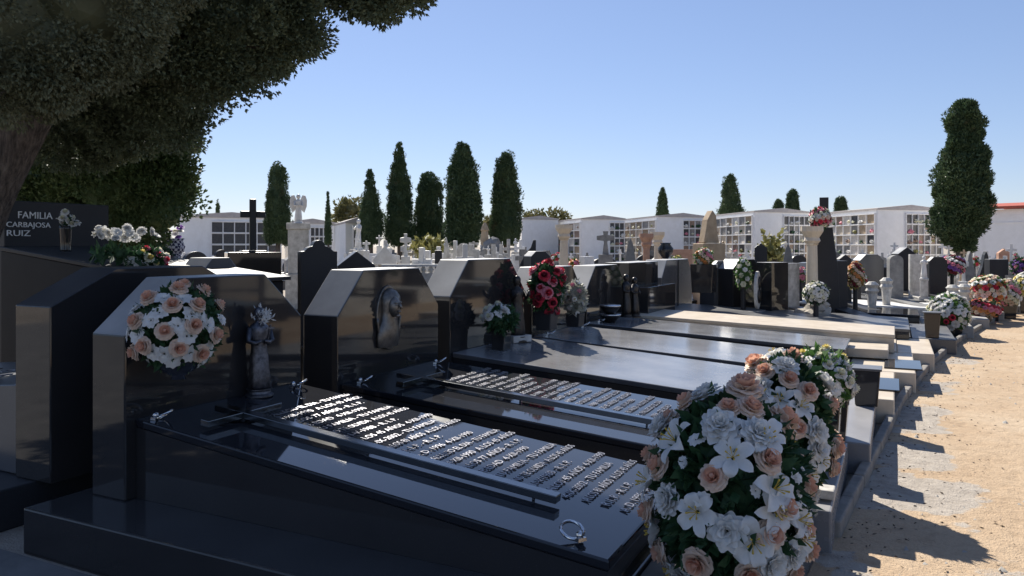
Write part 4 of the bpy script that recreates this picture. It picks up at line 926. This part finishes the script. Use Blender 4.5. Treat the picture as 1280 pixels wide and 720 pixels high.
def column(label, px, d, top, wpx, mat, cap=True, rocky=False, rz=0, name='column_monument'):
    H = zz(top, d); rr = wpx*d/F/2; r = base_thing(name, label, 'column', px, d, None, rz)
    if rocky:
        k = B(); [k.ball((random.uniform(-.15, .15), random.uniform(-.18, .18), .1+.16*i), .33-.05*i, 2, (1, 1, .8), .5, i) for i in range(5)]; k.build('rock', 'rough_rock', r)
    else: B().box(-rr*1.6, rr*1.6, -rr*1.6, rr*1.6, 0, H*.4).build('pedestal', mat, r, bevel=.015)
    z0 = .75 if rocky else H*.4+.002
    k = B(); k.lathe([(rr*.95, z0), (rr*.95, z0+.05), (rr*.72, z0+.08), (rr*.62, H*.83), (rr*.8, H*.84)], n=16); k.build('shaft', mat, r, smooth=False)
    if cap: k = B(); k.lathe([(rr*.7, H*.842), (rr*1.0, H*.87), (rr*.85, H*.9), (rr*1.3, H*.95), (rr*1.35, H*.96), (rr*1.35, H)], n=12); k.build('capital', mat, r)
    return r
def statue_on(label, px, d, top, split, wpx, mat, pmat, wings=False, up=False, rz=0, group=None):
    H = zz(top, d); zs = zz(split, d); w_ = wpx*d/F/2; r = base_thing('statue', label, 'statue', px, d, group, rz)
    k = B(); k.box(-w_*1.25, w_*1.25, -w_*1.25, w_*1.25, 0, zs*.52); k.box(-w_, w_, -w_, w_, zs*.521, zs*.94); k.box(-w_*1.15, w_*1.15, -w_*1.15, w_*1.15, zs*.941, zs); k.build('pedestal', pmat, r, bevel=.012)
    q = bpy.data.objects.new('figure', None); COL.objects.link(q); q.parent = r; q.location = (0, 0, zs+.002); robed(q, H-zs, mat, wings=wings, hands_up=up, hood=True); return r
FC = lambda px: TH+math.atan((640-px)/F)-PI/2     # yaw that faces the camera from column px
cross_stone('tall black stone cross on a wide dark block, left of the blunt cypress', 316, 9.5, 249, 30, 'dull_granite', 313, 'dull_granite', rz=FC(316)+.1, steps=0, crossfrac=.5)
B().box(-.3, .25, -.31, .31, 0, 1.53).build('block', 'black_granite', bpy.data.objects['cross_monument'], bevel=.01)
slab_stone('grey slant-shouldered stone seen just above the shaded headstone', 277, 7.6, 322, 56, 'grey_granite', 'bevel', rz=.05, thick=.3, tomb_len=0)
statue_on('white winged angel on a tall pale pedestal', 373, 15, 243, 279, 25, 'white_marble', 'worn_marble', wings=True, rz=FC(373)+PI*.0)
slab_stone('black headstone with a scrolled rounded crest beside the angel pedestal', 399, 9.0, 300, 46, 'dull_granite', 'scroll', rz=FC(399)+.25, top2=None)
slab_stone('low dark gabled headstone right of the scrolled black one', 446, 10.5, 314, 48, 'dull_granite', 'gable', rz=FC(446)+.3, top2='grey_granite')
statue_on('white saint statue with outstretched hand before the boxy mausoleum', 448, 17, 274, 312, 14, 'white_marble', 'worn_marble', up=True, rz=FC(448)-1)
cross_stone('small stubby white cross right of the saint statue', 458, 15, 301, 10, 'white_marble', 313, rz=FC(458))
cross_stone('thin white cross on a rounded marble mound', 474, 14, 294, 8, 'white_marble', 307, rz=FC(474))
def shrine(label, px, d, top, wpx, mat):
    H = zz(top, d); w_ = wpx*d/F/2; r = base_thing('shrine', label, 'shrine', px, d, None, FC(px))
    k = B(); k.box(-w_, w_, -w_*1.1, w_*1.1, 0, H*.5); k.build('base', mat, r, bevel=.01)
    for sy in (-1, 1): k = B(); k.lathe([(.05, H*.501), (.04, H*.54), (.035, H*.8)], (w_*.6, sy*w_*.8, 0), 10); k.build('column', mat, r)
    B().box(-w_*.8, w_*.35, -w_*.6, w_*.6, H*.501, H*.8).build('cella', 'worn_marble', r)
    k = B(); k.prism([(-w_*1.1, H*.802), (w_*1.1, H*.802), (w_*1.1, H*.86), (0, H), (-w_*1.1, H*.86)], -w_, w_, 'X'); k.build('pediment', mat, r, bevel=.01); return r
shrine('small white marble shrine with two columns', 481, 13, 307, 26, 'white_marble')
cross_stone('ornate white cross with flared arms on a wide stepped base', 507, 12, 292, 14, 'white_marble', 320, rz=FC(507), flared=True)
# low white picket of balusters
r = base_thing('balustrade', 'low white balustrade in front of the flared cross', 'fence', 515, 11, None, FC(515))
k = B(); k.box(-.04, .04, -.42, .42, 0, 1.22); k.build('base', 'worn_marble', r)
for i in range(8): B().lathe([(.03, 1.222), (.045, 1.26), (.02, 1.31)], (0, -.38+.108*i, 0), 8).build('baluster', 'worn_marble', r)
B().box(-.05, .05, -.43, .43, 1.312, 1.345).build('rail', 'white_marble', r)
r = base_thing('stone_pile', 'rough layered stone wall grave with pale ledges, right of the flared cross', 'grave', 529, 13, None, FC(529))
for i, (w_, mt) in enumerate(((.36, 'rough_rock'), (.33, 'grey_stone'), (.35, 'rough_rock'), (.3, 'grey_stone'), (.33, 'white_marble'))): B().box(-.3, .3, -w_, w_, .26*i+.001, .26*(i+1)).build('course', mt, r, bevel=.02)
for px, d, top, lab, mt in [(536, 18, 297, 'yellowish dried flowers standing among the stones, right of the layered grave', 'dry_leaf')]:
    g = at(px, d); vz = thing('plant', lab, 'plant', (g.x, g.y, 0))
    P = RNG.normal(0, .13, (150, 3))*np.array([1, 2, .7])+np.array([0, 0, 1.55]); v, f = sprays(P, dirs(150)*.5+np.array([0, 0, .7]), .2, .05, 3, .5); put('leaves', npmesh('leaves', v, f), mt, vz)
    k = B(); [k.tube([(0, 0, .0), (random.uniform(-.3, .3), random.uniform(-.3, .3), 1.4)], .02, 5) for i in range(6)]; k.build('stem', 'dry_leaf', vz)
    for i in range(8): flower('cream', vz, (random.uniform(-.3, .3), random.uniform(-.35, .35), 1.6+random.uniform(-.2, .25)), (random.uniform(-1, 1), -1, 1), .09)
slab_stone('dark narrow upright stone beside the layered grave', 548, 12, 313, 9, 'dull_granite', 'flat', rz=FC(548), tomb_len=0)
slab_stone('pale gothic pointed stone with a carved finial', 558, 14, 296, 18, 'worn_marble', 'spire', rz=FC(558), top2=None)
slab_stone('pale round topped marble stone', 580, 15, 304, 17, 'worn_marble', 'arch', rz=FC(580), top2=None)
cross_stone('weathered white cross with a draped arm right of the round topped stone', 592, 15, 302, 12, 'worn_marble', 312, rz=FC(592))
r = base_thing('rock_grotto', 'dark heap of rocks carrying a brownish tower between two cypresses', 'grotto', 606, 20, None, 0)
k = B(); [k.ball((random.uniform(-.4, .4), random.uniform(-.4, .4), .2+.17*i), .5-.03*i, 2, (1, 1, .9), .6, i) for i in range(9)]; k.build('rock', 'grey_stone', r)
k = B(); k.lathe([(.13, 1.5), (.1, 1.9), (.09, 2.0), (.12, 2.02), (.07, 2.15), (.02, 2.22)], n=8); k.build('tower', 'sandstone', r)
for px, d, top, wp, lab in [(628, 18, 302, 5, 'slender white cross at the foot of the rightmost close-set cypress'), (622, 14, 315, 11, 'low white cross with a broad base just over the third headstone'), (645, 24, 302, 6, 'tiny grey cross at the right foot of the column cypress')]:
    cross_stone(lab, px, d, top, wp, 'white_marble', None, rz=FC(px), flared=(wp > 8))
slab_stone('black headstone with a wavy crest rising to the right', 659, 12, 300, 22, 'dull_granite', 'wave', rz=FC(659), top2=None)
slab_stone('low dark headstone with a pale slanted shoulder over the crimson flowers', 676, 11, 314, 26, 'dull_granite', 'bevel', rz=FC(676)+.4, thick=.3)
column('cream column with a flared capital in front of the leftmost niches', 705, 18, 281, 16, 'cream_marble', rz=FC(705))
cross_stone('blunt grey stone cross against the plain niche block end', 757, 21, 289, 22, 'grey_stone', 318, rz=FC(757), flared=True)
slab_stone('tall grey pointed arch stone behind the flat mirror headstone', 788, 15, 297, 26, 'grey_stone', 'spire', rz=FC(788), top2=None)
column('terracotta column left of the black urn', 808, 17, 292, 13, 'terracotta', rz=FC(808))
column('cream pillar with a block capital under the second niche block', 822, 19, 290, 13, 'cream_marble', rz=FC(822))
r = base_thing('urn', 'black urn on a dark stone before the cream pillar', 'urn', 832, 15, None, FC(832))
B().box(-.2, .2, -.16, .16, 0, 1.3).build('pedestal', 'dull_granite', r, bevel=.01); B().lathe([(.06, 1.302), (.05, 1.36), (.14, 1.48), (.15, 1.56), (.09, 1.64), (.11, 1.67)], n=16).build('body', 'black_plastic', r, smooth=True)
# sandstone obelisk
r = base_thing('obelisk', 'sandstone obelisk with a pointed broken top and a broad block base', 'obelisk', 886, 18, None, FC(886)+.5)
k = B(); k.box(-.27, .27, -.28, .28, 0, zz(304, 18)); k.build('base', 'sandstone', r, bevel=.02)
H0, H1 = zz(300, 18)+.002, zz(263, 18)
k = B(); k.prism([(-.2, H0-.07), (.2, H0-.07), (.15, H0+.18), (.12, H1-.12), (.03, H1), (-.1, H1-.22), (-.15, H0+.18)], -.14, .14, 'X'); k.build('shaft', 'sandstone', r, bevel=.02)
bouquet('bouquet', 'orange and white flowers in a dark planter before the sandstone obelisk', 'bouquet', at(880, 13.6, 322), (.15, .16, .16), [], (('orange', 'white', 'pink', 'peach'), 60, .05), 160, .08, leafmat='fresh_leaf', base=box_base(.4, .5))
slab_stone('grey slant-shouldered stone, left of a pair right of the obelisk', 902, 14.6, 326, 24, 'grey_granite', 'bevel', rz=-.6, thick=.4)
slab_stone('dark slant-shouldered stone with a portrait plaque and green leaves on its left', 934, 14.4, 324, 48, 'black_granite', 'bevel', rz=-.6, thick=.4, tomb_len=1.9, tmat='black_slab')
r = base_thing('portrait_plaque', 'oval white portrait plaque leaning on the dark slant-shouldered stone', 'plaque', 945, 13.7, None, 0)
k = B(); k.prism([(.26*math.cos(a), .82+.34*math.sin(a)) for a in [2*PI*i/24 for i in range(24)]], 0, .05, 'X'); k.build('plate', 'worn_marble', r, bevel=.008)
k = B(); k.ball((.06, 0, .95), .1, 2, (.3, 1, 1.2)); k.ball((.055, 0, .72), .17, 2, (.25, 1, .8)); k.build('portrait', 'dark_bronze', r, smooth=True)
B().box(-.1, .15, -.3, .3, 0, .46).build('base', 'grey_stone', r, bevel=.01)
bouquet('bouquet', 'white flowers with bright green leaves left of the portrait plaque', 'bouquet', at(929, 13.8, 343), (.13, .13, .3), [], (('white', 'cream'), 30, .06), 200, .08, leafmat='fresh_leaf')
slab_stone('small black steep gabled stone right of the obelisk', 951, 17, 304, 15, 'dull_granite', 'gable', rz=FC(951), top2=None)
g = at(963, 18); vz = thing('plant', 'yellow green bush beside the black gabled stone', 'plant', g)
P = RNG.normal(0, .12, (160, 3))*np.array([1, 1.2, 1.3])+np.array([0, 0, 1.42]); v, f = sprays(P, dirs(160)*.5+np.array([0, 0, .6]), .16, .05, 3, .5); put('leaves', npmesh('leaves', v, f), 'dry_leaf', vz)
k = B(); [k.tube([(0, 0, 0), (random.uniform(-.2, .2), random.uniform(-.2, .2), 1.4)], .02, 5) for i in range(5)]; k.build('stem', 'bark', vz)
slab_stone('grey gabled stone with concave shoulders before the third niche block', 985, 16, 304, 24, 'grey_stone', 'spire', rz=FC(985), top2=None)
slab_stone('dark upright stone with a pale vertical edge left of the rocky column', 975, 13.8, 328, 30, 'black_granite', 'flat', rz=-.6, thick=.35, tomb_len=1.2, tmat='grey_granite')
slab_stone('grey stone with rows of small photographs left of the rocky column', 992, 14.6, 329, 22, 'worn_marble', 'flat', rz=-.6, tomb_len=1.2, tmat='grey_granite')
for i in range(8):
    o = B().box(.002, .02, -.11, .0-.02+.0, 0, .11).build('photograph', 'niche_dark', bpy.data.objects['grave.'+str(0).zfill(3)] if False else None)
    bpy.data.objects.remove(o)
column('cream twisted column rising from a rocky pile', 1015, 13.5, 283, 20, 'cream_marble', rocky=True, rz=FC(1015))
r = base_thing('pillar_monument', 'tall dark tapering pillar with flowers round its head', 'pillar', 1030, 14.5, None, FC(1030))
Hp = zz(247, 14.5)
k = B(); k.prism([(-.3, 0), (.3, 0), (.24, 1.2), (.15, 1.95), (-.15, 1.95), (-.24, 1.2)], -.16, .16, 'X'); k.build('shaft', 'dull_granite', r, bevel=.01)
B().box(-.09, .09, -.08, .08, 1.952, Hp).build('head', 'dull_granite', r, bevel=.008)
bouquet('bouquet', 'pink, white and dark leafed bouquet hung at the head of the dark pillar', 'bouquet', at(1025, 14.1, 273)+Vector((0, 0, 0)), (.18, .22, .2), [], (('pink', 'white', 'red', 'cream', 'peach'), 90, .06), 220, .08)
bouquet('bouquet', 'white bouquet with a dark green heart at the foot of the rocky column', 'bouquet', at(1020, 12.9, 366), (.2, .22, .19), [], (('white', 'cream', 'daisy'), 80, .055), 200, .07)
slab_stone('dark steep gable stone left of the orange brown bouquet', 1057, 16, 318, 16, 'dull_granite', 'gable', rz=FC(1057)+.45, top2=None)
slab_stone('dark stone with a pale cap beside the rocky column', 1050, 14.4, 326, 20, 'dull_granite', 'flat', rz=FC(1050)+.45, thick=.35, top2='grey_granite')
bouquet('bouquet', 'orange brown dried bouquet among the dark stones', 'bouquet', at(1069, 14.6, 345), (.15, .16, .26), [], (('orange', 'peach', 'wine', 'peach'), 90, .05), 200, .08, leafmat='dry_leaf')
slab_stone('pale slant-shouldered stone with a dark side before the nearest niche block', 1090, 19, 318, 30, 'grey_granite', 'bevel', rz=FC(1090)+.45, thick=.4)
cross_stone('small white cross figure against the nearest niche block end wall', 1118, 22, 303, 9, 'white_marble', 318, rz=FC(1118))
slab_stone('tall rounded grey stone leaning toward the white cross statue', 1121, 17, 319, 17, 'grey_stone', 'arch', rz=FC(1121)+.45, top2=None)
slab_stone('dark stone with a steep grey roof like top under the niches', 1134, 20, 309, 22, 'dull_granite', 'gable', rz=FC(1134)+.45, thick=.4, top2='grey_granite')
slab_stone('pale framed upright panel left of the white cross statue', 1146, 18, 318, 16, 'worn_marble', 'flat', rz=FC(1146)+.45, thick=.1)
statue_on('white statue with raised arms on a low pedestal', 1155, 17.5, 320, 348, 9, 'white_marble', 'worn_marble', up=True, rz=FC(1155))
slab_stone('dark low stone right of the white raised arm statue', 1173, 18.5, 321, 22, 'dull_granite', 'bevel', rz=FC(1173)+.45)
bouquet('bouquet', 'pink and purple flower heap under the big round footed cypress', 'bouquet', at(1190, 19, 332), (.3, .4, .25), [], (('pink', 'purple', 'wine', 'white'), 90, .07), 160, .1)
slab_stone('dark arched headstone before the shining white wall end', 1233, 21, 314, 16, 'dull_granite', 'spire', rz=FC(1233)+.45, top2=None)
slab_stone('square black headstone right of the dark arched one', 1249, 20, 324, 22, 'dull_granite', 'flat', rz=FC(1249)+.45, thick=.3)
cross_stone('white cross on a rough rock foot at the right edge', 1264, 20, 305, 12, 'white_marble', 330, 'rough_rock', rz=FC(1264))
slab_stone('reddish pointed stone beside the white cross at the right edge', 1256, 23, 311, 14, 'terracotta', 'gable', rz=FC(1256)+.45, top2=None)
bouquet('bouquet', 'purple flowers at the right edge beside the white cross', 'bouquet', at(1277, 19, 334), (.22, .25, .2), [], (('purple', 'purple', 'pink'), 44, .08), 260, .12)
cross_stone('thin brownish cross on a pale plinth between the wall end and the arched stone', 1205, 24, 312, 8, 'sandstone', 325, rz=FC(1205))
slab_stone('grey spired stone just right of the big cypress trunk', 1213, 22, 314, 14, 'grey_stone', 'spire', rz=FC(1213)+.45, top2=None)
cross_stone('white marble cross under the left side of the big cypress', 1178, 25, 305, 9, 'white_marble', 318, rz=FC(1178))
cross_stone('white marble cross left of the big cypress trunk', 1186, 26, 307, 9, 'worn_marble', 318, rz=FC(1186), flared=True)
# the front row continues along the kerb
EXT = [('low dark double tomb before the rocky column', 15.6, 17.2, 'black_slab', 0), ('white gravel topped tomb with two small carved posts', 17.5, 19.2, 'white_marble', 0), ('dark tomb with a dark upright stone past the carved posts', 19.6, 21.2, 'grey_granite', 1.2),
       ('pale tomb beside the big orange bouquet', 21.6, 23.2, 'cream_marble', 1.15), ('dark polished tomb far along the kerb', 23.6, 25.2, 'black_slab', 1.25), ('farthest pale tomb along the kerb', 25.8, 27.6, 'white_marble', 1.2)]
for lab, a, b_, mt, zt in EXT:
    c = kv((a+b_)/2)
    tomb(lab, a, b_, c-4.3, c-4.0, c-0.9, .42, .36, (zt or .9)*.8, zt, .3 if zt else 0, body='black_granite' if 'dark' in lab else 'worn_marble', slab=mt, foot='concrete', stone_='dull_granite', top='grey_granite', zp=.2, vend=c-.08)
for i, (px, d, top, lab) in enumerate([(1090, 15.2, 352, 'small carved white grave post, left of a pair'), (1108, 16.0, 347, 'small carved white grave post, right of a pair'), (1191, 15.6, 356, 'pale rounded post behind the red and white flowers'), (1205, 15.9, 355, 'pale rounded post with a square foot by the orange bouquet')]):
    H = zz(top, d); r = base_thing('grave_post', lab, 'post', px, d, 'small carved grave posts', .2); w_ = .11
    B().box(-w_*1.2, w_*1.2, -w_*1.2, w_*1.2, 0, .32).build('foot', 'worn_marble', r, bevel=.01)
    B().lathe([(.09, .322), (.075, .42), (.1, H*.74), (.13, H*.8), (.1, H*.86), (.135, H*.93), (.06, H)], n=10).build('shaft', 'worn_marble', r)
bouquet('bouquet', 'big white flower bunch with two red roses by the kerb', 'bouquet', at(1186, 13.6, 392), (.33, .36, .34), [(1170, 396, 'red_rose', .075), (1190, 397, 'red_rose', .075), (1183, 402, 'red_rose', .06)], (('white', 'carnation', 'cream', 'daisy'), 110, .08), 260, .12, leafmat='fresh_leaf', base=box_base(.4, .25))
bouquet('bouquet', 'large orange, peach and cream bouquet by the kerb', 'bouquet', at(1235, 16.5, 362), (.36, .38, .30), [], (('peach', 'orange', 'cream', 'white', 'red'), 120, .085), 260, .11, leafmat='fresh_leaf', base=box_base(.4, .5))
bouquet('bouquet', 'low pink and orange bouquet below the large orange one', 'bouquet', at(1229, 15.8, 386), (.32, .34, .2), [], (('pink', 'orange', 'peach', 'red'), 100, .075), 200, .1, base=box_base(.3, .1))
bouquet('bouquet', 'pale pink and white bouquet right of the large orange one', 'bouquet', at(1259, 17.0, 368), (.26, .28, .32), [], (('white', 'cream', 'peach', 'pink'), 100, .075), 200, .1, leafmat='fresh_leaf', base=box_base(.34, .3))
bouquet('bouquet', 'white and cream bouquet cut by the right edge of the photograph', 'bouquet', at(1284, 17.6, 358), (.28, .3, .3), [], (('cream', 'white', 'yellow'), 90, .08), 200, .1, base=box_base(.34, .4))
# ------------------------------------------------------------------ the crowded rows between (one object per grave)
rs = random.Random(21)
KINDS = [('low grey granite grave in the crowded middle rows', 'grey_granite', 'bevel'), ('low black grave in the crowded middle rows', 'dull_granite', 'arch'), ('low pale marble grave in the crowded middle rows', 'worn_marble', 'gable'), ('low flat topped white grave in the crowded middle rows', 'white_marble', 'flat')]
n = 0
for row in range(11):
    for j in range(16):
        X = -8.5-row*2.7+rs.uniform(-.2, .2)+(4.6 if j > 8 else 0)*0; Y = 8.5+j*2.3+rs.uniform(-.25, .25)+row*.4
        x = X*CT+Y*ST; d = -X*ST+Y*CT
        if d < 12 or d > 46: continue
        px = 640+x/d*F
        if px < 215 or px > 1290 or rs.random() < .12: continue
        i = rs.choice([0, 1, 1, 2, 2, 3, 0]); lab, mt, sh = KINDS[i]; H = rs.uniform(.8, 1.45)
        if rs.random() < .3: cross_stone('white cross in the crowded middle rows' if i > 1 else 'grey cross in the crowded middle rows', px, d, HY+(CH-H-rs.uniform(0, .3))*F/d, .45*F/d, 'white_marble' if i > 1 else 'grey_stone', None, rz=rs.uniform(-.2, .2), group='white crosses in the middle rows' if i > 1 else 'grey crosses in the middle rows')
        else: slab_stone(lab, px, d, HY+(CH-H)*F/d, rs.uniform(.7, 1.1)*F/d, mt, sh, rz=(rs.uniform(-.08, .08) if px < 800 else FC(px)+rs.uniform(.1, .8)), group=lab.replace('low ', '').replace('grave in', 'graves in'), top2=None)
        n += 1
for row in range(3):
    for j in range(7):
        Y = 19+j*3.0+rs.uniform(-.3, .3); X = kv(min(Y, 39))-7.2-row*3.6+rs.uniform(-.2, .2)
        x = X*CT+Y*ST; d = -X*ST+Y*CT; px = 640+x/d*F
        if px > 1290: continue
        i = rs.choice([0, 1, 1, 2, 3]); lab, mt, sh = KINDS[i]
        slab_stone(lab, px, d, HY+(CH-rs.uniform(.8, 1.4))*F/d, rs.uniform(.6, .9)*F/d, mt, sh, rz=FC(px)+rs.uniform(.1, .8), group=lab.replace('low ', '').replace('grave in', 'graves in'), top2=None); n += 1
for i in range(40):
    px, d, top = rs.uniform(440, 655), rs.uniform(12.5, 26), rs.uniform(298, 322)
    if i % 5 == 4: statue_on('small white statue in the crowded middle rows', px, d, top, top+rs.uniform(12, 18), .2*F/d, 'white_marble', 'worn_marble', up=(i % 2 == 0), rz=FC(px), group='small white statues in the middle rows')
    else: cross_stone('white cross in the crowded middle rows', px, d, top, rs.uniform(.28, .45)*F/d, rs.choice(['white_marble', 'worn_marble']), None, rz=FC(px)+rs.uniform(-.5, .5), flared=rs.random() < .4, group='white crosses in the middle rows')
for i in range(46):
    px, d, top = rs.uniform(900, 1285), rs.uniform(19, 32), rs.uniform(308, 332)
    cross_stone('white cross in the crowded middle rows', px, d, top, rs.uniform(.2, .34)*F/d, rs.choice(['white_marble', 'worn_marble']), None, rz=FC(px)+rs.uniform(-.5, .5), flared=rs.random() < .4, group='white crosses in the middle rows')
cols = [('white', 'cream'), ('pink', 'white'), ('red', 'white'), ('yellow', 'white'), ('orange', 'pink')]
for i in range(34):
    d = rs.uniform(15, 32); px = rs.choice([rs.uniform(440, 660), rs.uniform(680, 900), rs.uniform(900, 1280)]); kk = cols[i % 5]
    bouquet('bouquet', 'small %s and %s bunch on a grave in the crowded middle rows' % kk, 'bouquet', at(px, d, HY+(CH-rs.uniform(.55, 1.25))*F/d), (.16, .16, .16), [], (kk, 16, .085), 40, .09, group='small %s and %s bunches in the middle rows' % kk, leafmat='fresh_leaf', base='stand')
print('graves', n)

# graves across the path, mirrored in the polished headstones
for i in range(12):
    lab, mt, sh = [('pale marble grave across the path, facing the polished headstones', 'worn_marble', 'arch'), ('dark granite grave across the path, facing the polished headstones', 'black_granite', 'bevel')][i % 2]
    X, Y = 5.6+(i % 3)*.3+.0018*(i*2.2)**2, 1.0+i*2.2; x = X*CT+Y*ST; d = -X*ST+Y*CT
    H = 1.2+.25*(i % 2); W = 1.3; r = thing('grave', lab, 'grave', (X, Y, 0), PI, lab.split(' across')[0]+'s across the path')
    k = B(); k.prism([(-W/2, 0), (W/2, 0), (W/2, H-.3), (W/4, H), (-W/4, H), (-W/2, H-.3)], -.2, 0, 'X'); k.build('headstone', mt, r, bevel=.01)
    B().box(.004, 2.1, -W*.48, W*.48, 0, .4).build('slab', mt, r, bevel=.01)
for px, d, w_ in ((1560, 13, 150), (1700, 18, 130), (1480, 24, 110)):  # unseen trees added to lay dark bands in the polished stone
    cypress('cypress_tree', 'unseen cypress added across the path to darken the headstone reflections', px, d, HY-4.2*F/d, HY+.6*F/d, w_, COLUMN, n=3500, seed=px, group='added cypresses across the path')
